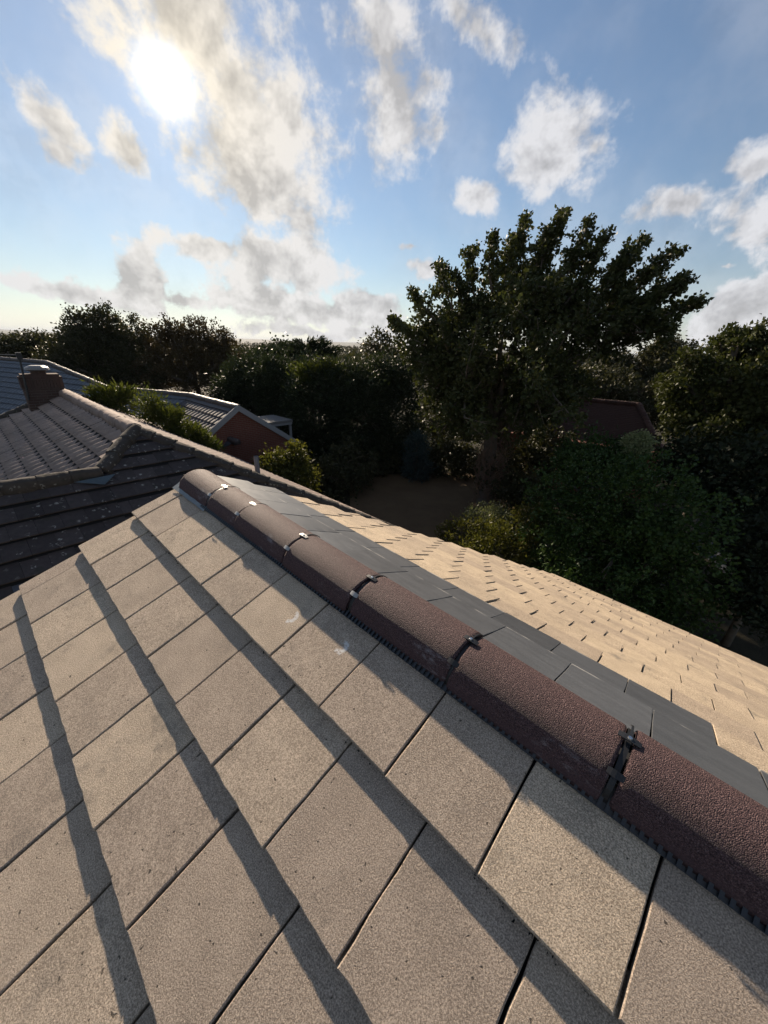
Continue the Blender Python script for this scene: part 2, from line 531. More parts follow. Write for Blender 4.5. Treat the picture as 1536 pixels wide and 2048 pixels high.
SAND = (.450, .372, .292)
M = dict(
    sand=m_sand('sanded_concrete', SAND),
    sand_a=m_sand('sanded_concrete_scuffed', SAND, scuff=(.215, .165, .026, .0)),
    sand_b=m_sand('sanded_concrete_ring', SAND, scuff=(.19, .20, .022, -.012)),
    back=m_sand('sanded_concrete_far', (.43, .350, .258), dirt=.55, bd=.0022),
    ridge=m_ridge(), slate=m_slate(),
    oldtile=m_oldtile('weathered_tile', (.052, .042, .040), (.36, .35, .31), .8, .5, .85, .5, 10.0),
    cap=m_oldtile('lichened_cap', (.050, .043, .037), (.30, .29, .25), .85, .8, .95, .3, 15.0),
    roll=m_oldtile('rolled_tile', (.250, .190, .160), (.34, .31, .27), .6, .4, .85, .25, 9.0),
    blue=m_oldtile('grey_interlocking_tile', (.085, .095, .110), (.2, .2, .2), .2, .15, .5),
    brown=m_oldtile('brown_interlocking_tile', (.060, .052, .052), (.2, .2, .2), .2, .2, .6),
    redtile=m_oldtile('red_plain_tile', (.050, .024, .018), (.15, .12, .1), .2, .4, .85),
    black=m_plain('black_plastic', (.014, .015, .017), .45, .2, 20, .0005, .4),
    zinc=m_plain('zinc_plate', (.34, .335, .32), .5, .15, 30, .0005, .4, .6),
    steel=m_plain('steel_screw', (.62, .62, .62), .25, .1, 30, .0003, .5, 1.0),
    vent=m_plain('vent_plastic', (.012, .017, .023), .38, .3, 25, .0005, .5),
    foil=m_plain('lead_soaker', (.16, .18, .19), .5, .4, 14, .003, .4, .2),
    felt=m_plain('roof_underlay', (.012, .012, .012), .95, .3, 12),
    lead=m_plain('lead_sheet', (.060, .085, .100), .5, .3, 8),
    newslate=m_plain('smooth_grey_tile', (.062, .068, .080), .6, .15, 6, .001),
    brick=m_plain('dark_brick', (.075, .045, .035), .9, .4, 9, .004),
    redbrick=m_plain('red_brick', (.150, .052, .036), .9, .35, 6, .004),
    mortar=m_plain('mortar', (.19, .17, .15), .95, .2, 20, .003),
    white=m_plain('white_board', (.24, .25, .26), .6, .1, 4, .001),
    potmetal=m_plain('cowl_metal', (.20, .19, .18), .5, .15, 12, .001, .5, .3),
    pipe=m_plain('grey_pipe', (.11, .125, .15), .5, .1, 10, .0005),
    render=m_plain('render_wall', (.36, .33, .29), .9, .1, 3, .004),
    shed=m_plain('felt_roof', (.16, .155, .15), .85, .2, 4, .003),
    bark=m_plain('bark', (.11, .092, .072), .95, .5, 6, .03),
    ivy=m_plain('dead_ivy_stem', (.15, .10, .07), .95, .4, 10, .01),
    soil=m_ground('garden_soil', (.030, .027, .018), (.050, .044, .028)),
    lawn=m_ground('dry_lawn', (.105, .070, .042), (.150, .105, .060), .7),
    paving=m_ground('garden_paving', (.06, .065, .075), (.09, .095, .105), 2.),
    l_big=m_leaf('sycamore_leaf', (.026, .036, .012), (.070, .078, .027), .27),
    l_dark=m_leaf('dark_leaf', (.028, .032, .014), (.060, .058, .026), .22),
    l_brown=m_leaf('bronze_leaf', (.040, .030, .014), (.080, .058, .026), .24),
    l_con=m_leaf('conifer_spray', (.016, .025, .013), (.040, .052, .022), .2),
    l_painted_lit=m_leaf('painted_sunlit_leaf', (.16, .19, .09), (.30, .33, .17), .3),  # leaf colour lightened to stand in for sunlight the sycamore blocks
    l_yew_shaded=m_leaf('yew_needle_painted_shade', (.010, .018, .009), (.026, .036, .016), .1),  # needle colour darkened in place of deeper shade under the trees
    l_fir=m_leaf('bright_conifer_spray', (.036, .052, .014), (.088, .100, .024), .38),
    l_hedge=m_leaf('hedge_leaf', (.020, .044, .012), (.055, .092, .024), .22, .42),
    l_olive=m_leaf('olive_leaf', (.032, .042, .013), (.068, .078, .026), .25),
    l_gold=m_leaf('golden_leaf', (.048, .056, .014), (.120, .115, .026), .4),
    l_grey=m_leaf('grey_green_leaf', (.060, .075, .045), (.125, .140, .085), .35),
    l_blue=m_leaf('blue_spruce_needle', (.030, .050, .048), (.065, .095, .092), .2),
    far=m_plain('far_woodland', (.040, .048, .040), .95, .4, .02, .0),
    hill=m_plain('far_hill', (.075, .085, .075), .95, .3, .002, .0),
)

# ------------------------------------------------------------------ ground
g = link('ground', mesh_np('ground', [(-9000, -9000, 0), (9000, -9000, 0), (9000, 9000, 0), (-9000, 9000, 0)], [(0, 1, 2, 3)]), M['soil'])
tag(g, kind='structure')


def sheet(name, pts, mat, z):
    o = link(name, mesh_np(name, [(q[0], q[1], z) for q in pts], [tuple(range(len(pts)))]), mat)
    tag(o, kind='structure')
    return o


def ground_at(px, py, z=0.0):
    d = pxdir(px, py)
    return CAMP + d * (z - CZ) / d[2]


lawn_px = [(700, 968), (760, 950), (830, 945), (960, 948), (1060, 1000), (1010, 1060), (900, 1120), (780, 1090), (700, 1020)]
sheet('lawn', [ground_at(*q, .01) for q in lawn_px], M['lawn'], .01)
sheet('path', [ground_at(*q, .012) for q in [(1375, 1085), (1420, 1075), (1500, 1120), (1560, 1150), (1560, 1215), (1490, 1180)]], M['paving'], .012)

# ------------------------------------------------------------------ the roof underfoot
U = unit([0.74061787, -0.6707116, -0.04038719])        # along the ridge, towards the eye
DN = unit([-0.62688179, -0.66808209, -0.40085602])     # down the near slope
NR = np.array([-0.24187682, -0.32219913, 0.91525041])  # its normal
NH = np.array([-0.67125927, -0.74122263, 0.0])         # level, square to the ridge
O1 = np.array([-1.52583048, 2.07334549, -1.03075954]) + CAMP
TW, TG, TT = .30, .3342, .031
D0 = .45
house = thing('house', 'house under the camera with beige front slope and purple-brown ridge', 'house', (2.0, 1.0, 0))


def tile_mesh(name, w, l, t, seed, jit=.0012, nseg=5, ch=.003):
    r = random.Random(seed)
    pts = []
    for i in range(nseg):
        pts.append((w * i / nseg, 0))
    for i in range(nseg):
        pts.append((w, l * i / nseg))
    for i in range(nseg):
        pts.append((w - w * i / nseg, l))
    for i in range(nseg):
        pts.append((0, l - l * i / nseg))
    out = [(x + r.uniform(-jit, jit), y + r.uniform(-jit, jit)) for x, y in pts]
    cx, cy = w / 2, l / 2
    ins = [(x - math.copysign(ch, x - cx) * (1 if abs(x - cx) > w / 2 - .004 else 0) + r.uniform(-.0006, .0006),
            y - math.copysign(ch, y - cy) * (1 if abs(y - cy) > l / 2 - .004 else 0) + r.uniform(-.0006, .0006)) for x, y in out]
    k = len(out)
    v = [(x, y, 0) for x, y in ins] + [(x, y, -ch * 1.1) for x, y in out] + [(x, y, -t) for x, y in out]
    f = [tuple(range(k))] + [(k + i, k + (i + 1) % k, (i + 1) % k, i) for i in range(k)] + \
        [(2 * k + i, 2 * k + (i + 1) % k, k + (i + 1) % k, k + i) for i in range(k)] + [tuple(range(3 * k - 1, 2 * k - 1, -1))]
    return mesh_np(name, v, f)


def deck(name, corners, nrm, t, mat, parent):
    b = MB()
    b.prism(corners, nrm, t)
    return link(name, b.mesh(name), mat, parent)


def F(a, d, h=0.0):
    return O1 + U * a + DN * d + NR * h


AV, AE, DE = -.125, 4.4, 3.3
fs = deck('front_slope', [F(AV + .02, -D0 + .02, -.055), F(AV + .02, DE, -.055), F(AE, DE, -.055), F(AE, -D0 + .02, -.055)], NR, .08, M['felt'], house)
fs['label'] = 'near slope of beige sanded concrete tiles'
YT = unit(-DN * TG - NR * (TT + .002))
ZT = unit(np.cross(U, YT))
if ZT[2] < 0:
    ZT = -ZT
vars_ = [tile_mesh('roof_tile', TW - .0065, .41, .021, 100 + i, jit=.0017, nseg=8) for i in range(8)]
for mm in vars_:
    mm.materials.append(M['sand'])
short = [tile_mesh('roof_tile', TW - .0065, .385, .021, 130 + i) for i in range(4)]
for mm in short:
    mm.materials.append(M['sand'])
sc_a = tile_mesh('roof_tile', TW - .0065, .385, .021, 140); sc_a.materials.append(M['sand_a'])
sc_b = tile_mesh('roof_tile', TW - .0065, .385, .021, 141); sc_b.materials.append(M['sand_b'])
half_cache = {}
nrow = int(DE / TG) + 1
for k in range(nrow):
    off = 0.0 if k % 2 == 0 else .15
    j = -1
    while True:
        a0 = off + j * TW + random.uniform(-.0012, .0012)
        if a0 > AE - .1:
            break
        a1 = a0 + TW
        if a1 - AV < .06:
            j += 1
            continue
        p = F(max(a0, AV + random.uniform(-.012, .012)) + .003, k * TG + random.uniform(-.003, .003), random.uniform(-.0012, .0016))
        if a0 < AV - .02:
            w = round(a1 - AV - .0065, 3)
            key = (w, k == 0)
            if key not in half_cache:
                half_cache[key] = tile_mesh('roof_tile', w, .41 if k else .385, .021, 900 + len(half_cache), nseg=4)
                half_cache[key].materials.append(M['sand'])
            me = half_cache[key]
        elif k == 0:
            me = sc_a if j == 4 else sc_b if j == 5 else short[(j * 3) % 4]
        else:
            me = vars_[random.randrange(8)]
        rot = random.uniform(-.003, .003)
        ux = U * math.cos(rot) + YT * math.sin(rot)
        yx = YT * math.cos(rot) - U * math.sin(rot)
        link('roof_tile', me, None, fs, frame(p, ux, yx, ZT))
        j += 1

# ridge frame: origin on the line where both slopes meet
AP = O1 - DN * D0
ZR = unit(np.cross(U, NH))
if ZR[2] < 0:
    ZR = -ZR


def RP(a, x, z):
    return AP + U * a + NH * x + ZR * z


RB, RH, RW = -.072, .110, .126     # foot, height, half width


def prof(th, grow=0.0):
    """half-round section, th from 0 (near foot) to pi (far foot)"""
    c, s = math.cos(th), math.sin(th)
    return (RW + grow) * math.copysign(abs(c) ** .98, c), RB + (RH + grow) * s ** .98


def ridge_mesh(L):
    v, f = [], []
    nth = 22
    xs = [0, .003, .010, .024, L * .5, L - .024, L - .010, L - .003, L]
    cut = [.16, .09, .035, 0, 0, 0, .035, .09, .16]
    for outer in (1, 0):
        for x, cc in zip(xs, cut):
            for i in range(nth + 1):
                th = cc + (math.pi - 2 * cc) * i / nth
                y, z = prof(th, 0 if outer else -.014)
                gr = (-.0045 if (x < .002 or x > L - .002) else -.0012 if (x < .004 or x > L - .004) else 0) if outer else 0
                v.append((x, y * (1 + gr * 6), z + gr))
    m_ = len(xs) * (nth + 1)
    for o in (0, 1):
        for r_ in range(len(xs) - 1):
            for i in range(nth):
                q = [o * m_ + r_ * (nth + 1) + i, o * m_ + r_ * (nth + 1) + i + 1, o * m_ + (r_ + 1) * (nth + 1) + i + 1, o * m_ + (r_ + 1) * (nth + 1) + i]
                f.append(tuple(q if o else q[::-1]))
    for r_ in (0, len(xs) - 1):
        for i in range(nth):
            a_, b_ = r_ * (nth + 1) + i, r_ * (nth + 1) + i + 1
            f.append((a_, b_, m_ + b_, m_ + a_) if r_ else (b_, a_, m_ + a_, m_ + b_))
    for i in (0, nth):
        for r_ in range(len(xs) - 1):
            a_, b_ = r_ * (nth + 1) + i, (r_ + 1) * (nth + 1) + i
            f.append((a_, b_, m_ + b_, m_ + a_) if i else (b_, a_, m_ + a_, m_ + b_))
    me = mesh_np('ridge_tile', v, f, True)
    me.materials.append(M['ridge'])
    return me


joints = [-.075, .335, .672, 1.150, 1.618, 2.088, 2.566, 3.03, 3.49, 3.95, 4.41]
rm = {}
GAP = [.004, .012, .012, .013, .014, .015, .024, .016, .016, .016, .01]
for i in range(len(joints) - 1):
    a0, a1 = joints[i] + GAP[i] / 2, joints[i + 1] - GAP[i + 1] / 2
    L = round(a1 - a0, 2)
    if L not in rm:
        rm[L] = ridge_mesh(L)
    tilt = random.uniform(-.012, .012)
    zz = unit(ZR + U * tilt)
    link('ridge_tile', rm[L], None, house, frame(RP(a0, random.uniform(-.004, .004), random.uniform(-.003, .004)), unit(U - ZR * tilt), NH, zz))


def arc_band(a0, a1, g0, t0=0.0, t1=math.pi, n=24, thick=.004):
    b = MB()
    for i in range(n):
        ta, tb = t0 + (t1 - t0) * i / n, t0 + (t1 - t0) * (i + 1) / n
        p = []
        for gg in (g0, g0 + thick):
            for aa, th in ((a0, ta), (a1, ta), (a1, tb), (a0, tb)):
                y, z = prof(th, gg)
                p.append((aa, y, z))
        b.add(p, [(3, 2, 1, 0), (4, 5, 6, 7), (0, 1, 5, 4), (1, 2, 6, 5), (2, 3, 7, 6), (3, 0, 4, 7)])
    return b


def plate_mesh(th, la, wb, name):
    """a bent clip plate lying on the ridge section at angle th; la along the ridge, wb round it"""
    b = MB()
    segs = 4
    for i in range(segs):
        aa, ab = -la + 2 * la * i / segs, -la + 2 * la * (i + 1) / segs
        lift = lambda q: .0015 + .003 * (1 - (abs(q) / la) ** 2)
        p = []
        for tt in (0, .0025):
            for (q, sg) in ((aa, -1), (ab, -1), (ab, 1), (aa, 1)):
                wq = wb * (1.0 if abs(q) < la * .6 else .82)
                y, z = prof(th + sg * wq / .13, lift(q) + tt)
                p.append((q, y, z))
        b.add(p, [(3, 2, 1, 0), (4, 5, 6, 7), (0, 1, 5, 4), (1, 2, 6, 5), (2, 3, 7, 6), (3, 0, 4, 7)])
    return b.mesh(name)


def screw_mesh(th):
    b = MB()
    y, z = prof(th, .006)
    y2, z2 = prof(th, .0095)
    b.tube([(0, y, z), (0, y2, z2)], [.0062, .0050], 10)
    y3, z3 = prof(th, .0102)
    b.tube([(0, y2, z2), (0, y3, z3)], [.0018, .0018], 5)
    return b.mesh('screw')


strap = arc_band(-.007, .007, -.012, 0.02, math.pi - .02).mesh('ridge_union')
strap.materials.append(M['black'])
pl_top = plate_mesh(1.62, .027, .0095, 'clip_plate')
pl_side = plate_mesh(.80, .020, .0095, 'clip_plate')
pl_top_z, pl_side_z = pl_top.copy(), pl_side.copy()
for q in (pl_top, pl_side):
    q.materials.append(M['black'])
for q in (pl_top_z, pl_side_z):
    q.materials.append(M['zinc'])
scr = screw_mesh(1.62); scr.materials.append(M['steel'])
tail = MB()
tail_b = arc_band(-.003, .003, .001, 1.7, 2.5, 10, .003)
tail_me = tail_b.mesh('union_tail'); tail_me.materials.append(M['black'])
for i, a in enumerate(joints[1:-1]):
    fm = frame(RP(a, 0, 0), U, NH, ZR)
    st = link('ridge_union', strap, None, house, fm)
    link('clip_plate', pl_top_z if i < 3 else pl_top, None, st, fm)
    link('clip_plate', pl_side_z if i < 4 else pl_side, None, st, fm)
    link('screw', scr, None, st, fm)
    if i < 6:
        link('union_tail', tail_me, None, st, fm)

# ventilation strip below the near foot of the ridge
vs = MB()
SA, SB = joints[1] - .05, 4.38
S0, S1 = F(0, -.358, -.006), F(0, -.296, -.020)
ns = unit(np.cross(U, S1 - S0))
if ns[2] < 0:
    ns = -ns
vs.prism([S0 + U * SA, S1 + U * SA, S1 + U * SB, S0 + U * SB], ns, .004)
vent = link('vent_strip', vs.mesh('vent_strip'), M['vent'], house)
rb = MB()
a = SA
while a < SB:
    rb.box((S0 + S1) / 2 + U * a + ns * .004, U, unit(S1 - S0), ns, (.0042, .030, .005))
    a += .0185
rib = link('rib', rb.mesh('rib'), M['vent'], vent)
tag(rib, kind='stuff')
sk = MB()
SKA = -.13
for i in range(5):
    a0 = SKA + i * .095
    sk.prism([S0 + U * a0 + ns * .004 * (i % 2), S1 + U * a0 + DN * .012 + ns * .006, S1 + U * (a0 + .09) + DN * (.012 - .004 * (i % 2)) + ns * .003, S0 + U * (a0 + .09) + ns * .006], ns, .003)
link('flashing', sk.mesh('flashing'), M['foil'], house)

# the slope beyond the ridge
B2 = RAD(26.4)
EB = -math.cos(B2) * NH - math.sin(B2) * ZZ
EB = unit(EB - U * (EB @ U))
NB = np.cross(U, EB)
NB = NB if NB[2] > 0 else -NB
BG = .272


def BP(a, e, h=0.0):
    return AP + U * a + EB * e + NB * h


EE = .59 + BG * 17


def verge(e):
    k = (e - .59) / BG + 1
    return -.34 + .098 * (k - 2)


bs = deck('back_slope', [BP(-.3, .02, -.06), BP(AE, .02, -.06), BP(AE, EE - .05, -.06), BP(verge(EE) + .1, EE - .05, -.06)][::-1], NB, .07, M['felt'], house)
bs['label'] = 'far slope of bright beige tiles topped by two rows of dark slates'
XB = -U
YB = unit(-EB * BG - NB * .017)
ZB = unit(np.cross(XB, YB))
if ZB[2] < 0:
    XB = U
    ZB = unit(np.cross(XB, YB))
if ZB[2] < 0:
    ZB = -ZB
BW = .302
bvar = [tile_mesh('roof_tile', BW - .005, .36, .010, 300 + i, nseg=2, jit=.002, ch=.0015) for i in range(5)]
svar = [tile_mesh('slate', BW - .004, .40, .009, 330 + i, nseg=3, jit=.002, ch=.0015) for i in range(4)]
for q in bvar:
    q.materials.append(M['back'])
for q in svar:
    q.materials.append(M['slate'])
bj = {1: 2.63, 2: 2.835}
flip = (XB @ U) < 0
for k in range(1, 19):
    e = .59 + BG * (k - 1)
    base = bj.get(k, 2.70 + .031 * (k - 3) + (.15 if k % 2 == 0 else 0))
    m0 = int((verge(e) - base) / BW) - 2
    for j in range(m0, 8):
        a0 = base + j * BW
        a1 = a0 + BW
        if a1 < verge(e) + .08 or a0 > AE - .15:
            continue
        slate = (k == 1) or (k == 2 and a1 <= 2.9)
        va = max(a0, verge(e) + random.uniform(-.03, .03))
        me = svar[random.randrange(4)] if slate else bvar[random.randrange(5)]
        sx = (a1 - va) / BW
        p = BP(a1 if flip else va, e + random.uniform(-.004, .004), random.uniform(-.001, .002) - (.006 if slate else 0))
        tw_ = .0 if slate else .016
        xr = (XB * math.cos(tw_) + ZB * math.sin(tw_) * (-1 if flip else 1)) * sx
        link('slate' if slate else 'roof_tile', me, None, bs, frame(p, xr, YB, unit(np.cross(xr, YB)) * (1 if np.cross(xr, YB)[2] > 0 else -1)))

# walls under the eaves (only the top could ever be glimpsed)
wl = MB()
c1 = F(AV + .06, DE - .35); c2 = F(AE, DE - .35); c3 = BP(AE, EE - .4); c4 = BP(verge(EE) + .25, EE - .4); c5 = BP(-.2, .6); 
ft = [(c1[0], c1[1]), (c2[0], c2[1]), (c3[0], c3[1]), (c4[0], c4[1])]
tops = [c1[2], c2[2], c3[2], c4[2]]
v = [(x, y, 0) for x, y in ft] + [(x, y, z - .16) for (x, y), z in zip(ft, tops)]
wl.add(v, [(0, 1, 5, 4), (1, 2, 6, 5), (2, 3, 7, 6), (3, 0, 4, 7)])
link('wall', wl.mesh('wall'), M['render'], house)

# ------------------------------------------------------------------ generic tiled slope
UH = unit([U[0], U[1], 0])


def tiled(origin, along, down, poly, w, gauge, t, mat, parent, name='roof_tile', each=True, roll=0, off=(0, 0), bond=True, skip=None, alt=None, seed=1, sag=0.0, body=.85):
    """tiles over a convex polygon given in (along, down) metres from origin"""
    rr = random.Random(seed)
    poly = ccw(poly)
    nrm = unit(np.cross(along, down))
    if nrm[2] < 0:
        nrm = -nrm
    amin, amax = min(q[0] for q in poly), max(q[0] for q in poly)
    dmin, dmax = min(q[1] for q in poly), max(q[1] for q in poly)
    joined = MB()
    cache = {}
    cnt = 0
    for k in range(int((dmin - off[1]) / gauge) - 1, int((dmax - off[1]) / gauge) + 2):
        d1 = off[1] + (k + 1) * gauge
        d0 = d1 - gauge * 1.12
        sh = (w / 2 if (bond and k % 2) else 0) + off[0]
        for j in range(int((amin - sh) / w) - 1, int((amax - sh) / w) + 2):
            a0, a1 = sh + j * w + .002, sh + (j + 1) * w - .002
            rect = [(a0, d0), (a1, d0), (a1, d1), (a0, d1)]
            c = clip_poly(ccw(rect), poly)
            if len(c) < 3 or area(c) < .12 * w * gauge:
                continue
            dz = rr.uniform(-.003, .004)
            hh = lambda d: dz - t * (d1 - d) / gauge
            full = abs(area(c) - area(rect)) < 1e-6
            if roll and full:
                # profiled tile: rolls run down the slope
                xs = []
                nrl = roll
                for q in range(nrl * 6 + 1):
                    x = a0 + (a1 - a0) * q / (nrl * 6)
                    ph = q / 6 % 1.0
                    xs.append((x, .0135 * (1 - math.cos(2 * math.pi * ph)) if ph else 0.0))
                v = []
                for d, in ((d0,), (d1,)):
                    for x, hz in xs:
                        v.append((x - a0, d - d1, hz + hh(d)))
                kx = len(xs)
                for x, hz in xs:
                    v.append((x - a0, 0, hz - t * .6))
                f = [(i, i + 1, kx + i + 1, kx + i) for i in range(kx - 1)] + [(kx + i, kx + i + 1, 2 * kx + i + 1, 2 * kx + i) for i in range(kx - 1)]
            else:
                v = [(x - a0, d - d1, hh(d) + (.008 if roll else 0)) for x, d in c]
                kc = len(v)
                v += [(x, d, z - t * body) for x, d, z in v]
                f = [tuple(range(kc))] + [(i, kc + i, kc + (i + 1) % kc, (i + 1) % kc) for i in range(kc)]
            sg = -sag * math.sin(math.pi * min(1, max(0, (a0 - amin) / (amax - amin + 1e-6))))
            p = origin + along * a0 + down * d1 + nrm * sg
            if each:
                if full:
                    key = rr.randrange(3)
                    if key not in cache:
                        cache[key] = mesh_np(name, v, f, bool(roll))
                        cache[key].materials.append(mat)
                    me = cache[key]
                else:
                    me = mesh_np(name, v, f)
                    me.materials.append(mat)
                if alt and alt(cnt, a0, d1) is not None:
                    me = me.copy()
                    me.materials.clear()
                    me.materials.append(alt(cnt, a0, d1))
                rot = rr.uniform(-.006, .006)
                link(name, me, None, parent, frame(p, unit(along + down * rot), unit(down - along * rot), nrm))
            else:
                joined.add([p + along * x + down * y + nrm * z for x, y, z in v], f)
            cnt += 1
    if not each:
        o = link(name, joined.mesh(name), mat, parent)
        tag(o, kind='stuff')
        return o


def caps(p0, p1, mat, parent, name, r=.12, step=.40, each=True, up=ZZ, rise=.07, rough=.006):
    """half-round cap tiles bedded along a ridge or hip from p0 to p1"""
    p0, p1 = np.array(p0), np.array(p1)
    L = np.linalg.norm(p1 - p0)
    x = (p1 - p0) / L
    y = unit(np.cross(up, x))
    z = unit(np.cross(x, y))
    n_ = max(1, int(round(L / step)))
    ln = L / n_

    def one(seed):
        r_ = random.Random(seed)
        v, f = [], []
        nt = 11
        xs_ = [0, .015, ln * .2, ln * .4, ln * .6, ln * .8, ln * .96, ln * 1.01]
        gs_ = [.001, .006, .003, 0, -.002, -.004, -.005, -.012]
        for xx, g_ in zip(xs_, gs_):
            for i in range(nt + 1):
                th = math.pi * i / nt
                jr = r_.gauss(0, rough)
                v.append((xx + r_.gauss(0, .003), (r + g_ + jr) * math.cos(th), (r * .62 + g_ + jr) * math.sin(th) + rise - r * .62))
            v.append((xx, -(r + .02 + r_.gauss(0, rough * 1.6)), -.14)); v.append((xx, r + .02 + r_.gauss(0, rough * 1.6), -.14))
        w_ = nt + 3
        nx = len(xs_)
        for q in range(nx - 1):
            for i in range(w_):
                f.append((q * w_ + i, q * w_ + (i + 1) % w_, (q + 1) * w_ + (i + 1) % w_, (q + 1) * w_ + i))
        f.append(tuple(range(w_ - 1, -1, -1)))
        f.append(tuple((nx - 1) * w_ + i for i in range(w_)))
        me = mesh_np(name, v, f, True)
        me.materials.append(mat)
        return me
    ms = [one(s) for s in range(5)]
    for i in range(n_):
        j = random.uniform(-.008, .008)
        p = p0 + x * ln * i + z * random.uniform(-.006, .006) + y * j
        link(name, ms[(i * 3) % 5], None, parent, frame(p, x, y, z))


# ------------------------------------------------------------------ the weathered hipped roof next door
T30 = math.tan(RAD(30))
C30, S30 = math.cos(RAD(30)), math.sin(RAD(30))
K0 = np.array([-4.938, 7.262, -1.603]) + CAMP
LR, HE, HP = 7.0, 4.3, .86
old = thing('neighbour_house', 'old house with lichened hipped roof beyond the beige verge', 'house', (K0[0], K0[1], 0))
dn_u = C30 * UH - S30 * ZZ
dn_n = C30 * NH - S30 * ZZ
dn_f = -C30 * NH - S30 * ZZ
dn_b = -C30 * UH - S30 * ZZ
TE = HE / C30
tp = HP / C30


def under(name, pts, par, label=None):
    pts = [np.array(q) for q in pts]
    nrm = unit(np.cross(pts[1] - pts[0], pts[2] - pts[0]))
    if nrm[2] < 0:
        nrm = -nrm
        pts = pts[::-1]
    b = MB()
    b.prism([q - nrm * .045 for q in pts], nrm, .06)
    o = link(name, b.mesh(name), M['felt'], par)
    if label:
        o['label'] = label
    return o


Hpt = K0 + (UH + NH) * HP - ZZ * HP * T30
WL = 5.0
hipslope = under('hip_slope', [K0, K0 + (UH - NH) * HE - ZZ * HE * T30, K0 + UH * HE + NH * HP - ZZ * HE * T30, Hpt], old, 'dark lichen-spotted hip end facing the camera')
pA = [(0, 0), (HP, tp), (HP, TE), (-HE, TE)]
pB = [(HP, tp), (HP + WL, tp), (HP + WL, TE), (HP, TE)]
newspot = lambda c, a, d: M['newslate'] if (abs(a - 2.06) < .16 and abs(d - 3.1) < .17) else None
tiled(K0, NH, dn_u, pA, .30, .33, .050, M['oldtile'], hipslope, body=.45, off=(HP % .30, .05), seed=3)
wingslope = under('wing_slope', [Hpt, Hpt + NH * WL, K0 + UH * HE + NH * (HP + WL) - ZZ * HE * T30, K0 + UH * HE + NH * HP - ZZ * HE * T30], old, 'dark lichen-spotted slope of the side wing')
tiled(K0, NH, dn_u, pB, .30, .33, .050, M['oldtile'], wingslope, body=.45, off=(HP % .30, .05), seed=4, alt=newspot)
# sunlit side with rolled tiles
side = under('side_slope', [K0, K0 - UH * LR, K0 - UH * (LR + HE) + NH * HE - ZZ * HE * T30, K0 - UH * (HE - 2 * HP) + NH * HE - ZZ * HE * T30, Hpt], old, 'pinkish brown slope of ribbed tiles in raking light')
vl = (TE - tp) * C30
tiled(K0, -UH, dn_n, [(0, 0), (LR, 0), (LR + HE, TE), (-HP + vl, TE), (-HP, tp)], .30, .355, .062, M['roll'], side, roll=1, bond=False, off=(.05, .13), seed=5)
far = under('far_slope', [K0, K0 + (UH - NH) * HE - ZZ * HE * T30, K0 - UH * (LR + HE) - NH * HE - ZZ * HE * T30, K0 - UH * LR], old, 'far slope of pale brown ribbed tiles')
tiled(K0, -UH, dn_f, [(0, 0), (LR, 0), (LR + HE, TE), (-HE, TE)], .30, .355, .045, M['roll'], far, roll=1, bond=False, each=False, seed=6)
# hidden sides: closing planes of the same roof
endp = under('end_slope', [K0 - UH * LR, K0 - UH * (LR + HE) + NH * HE - ZZ * HE * T30, K0 - UH * (LR + HE) - NH * HE - ZZ * HE * T30], old)
wingf = under('wing_far_slope', [Hpt, Hpt + NH * WL, Hpt + NH * WL - UH * 2.6 - ZZ * 2.6 * T30, Hpt + (NH - UH) * 2.6 - ZZ * 2.6 * T30], old)
caps(K0 - UH * LR, K0, M['roll'], old, 'ridge_cap', .13, .45)
caps(K0 + (UH - NH) * HE - ZZ * HE * T30, K0, M['cap'], old, 'hip_cap', .12, .38, rise=.035, rough=.009)
caps(Hpt, K0, M['cap'], old, 'hip_cap', .12, .40)
caps(Hpt + NH * WL, Hpt, M['cap'], old, 'ridge_cap', .12, .42)
caps(K0 - UH * (LR + HE) + (NH * HE) - ZZ * HE * T30, K0 - UH * LR, M['cap'], old, 'hip_cap', .12, .42)
caps(K0 - UH * (LR + HE) - (NH * HE) - ZZ * HE * T30, K0 - UH * LR, M['cap'], old, 'hip_cap', .12, .42)
# lead saddle under the junction of hip and wing ridge
ld = MB()
q0 = Hpt + dn_u * .20 + unit(np.cross(NH, dn_u)) * 0
nz = unit(np.cross(dn_u, NH)); nz = nz if nz[2] > 0 else -nz
ld.prism([q0 + NH * .42 + nz * .03, q0 + NH * .05 + dn_u * .17 + nz * .028, q0 - NH * .16 + dn_u * -.02 + nz * .03], nz, .006)
link('lead_saddle', ld.mesh('lead_saddle'), M['lead'], old)
# vent pipe through the far slope
vp = at(513, 922, 8.55)
pb = MB()
pb.tube([vp - ZZ * .35, vp + ZZ * .11], [.055, .055], 12, False)
pb.tube([vp + ZZ * .11, vp - ZZ * .1], [.043, .043], 12, False)
link('vent_pipe', pb.mesh('vent_pipe'), M['pipe'], old)
# wall
ow = MB()
e_ = HE - .35
zt = K0[2] - HE * T30 - .12
cs = [K0 + (UH - NH) * e_, K0 + UH * e_ + NH * (HP + WL), K0 - UH * (LR + e_) + NH * (HP + WL) * .7, K0 - UH * (LR + e_) - NH * e_]
ow.add([(q[0], q[1], 0) for q in cs] + [(q[0], q[1], zt) for q in cs], [(0, 1, 5, 4), (1, 2, 6, 5), (2, 3, 7, 6), (3, 0, 4, 7)])
link('wall', ow.mesh('wall'), M['redbrick'], old)


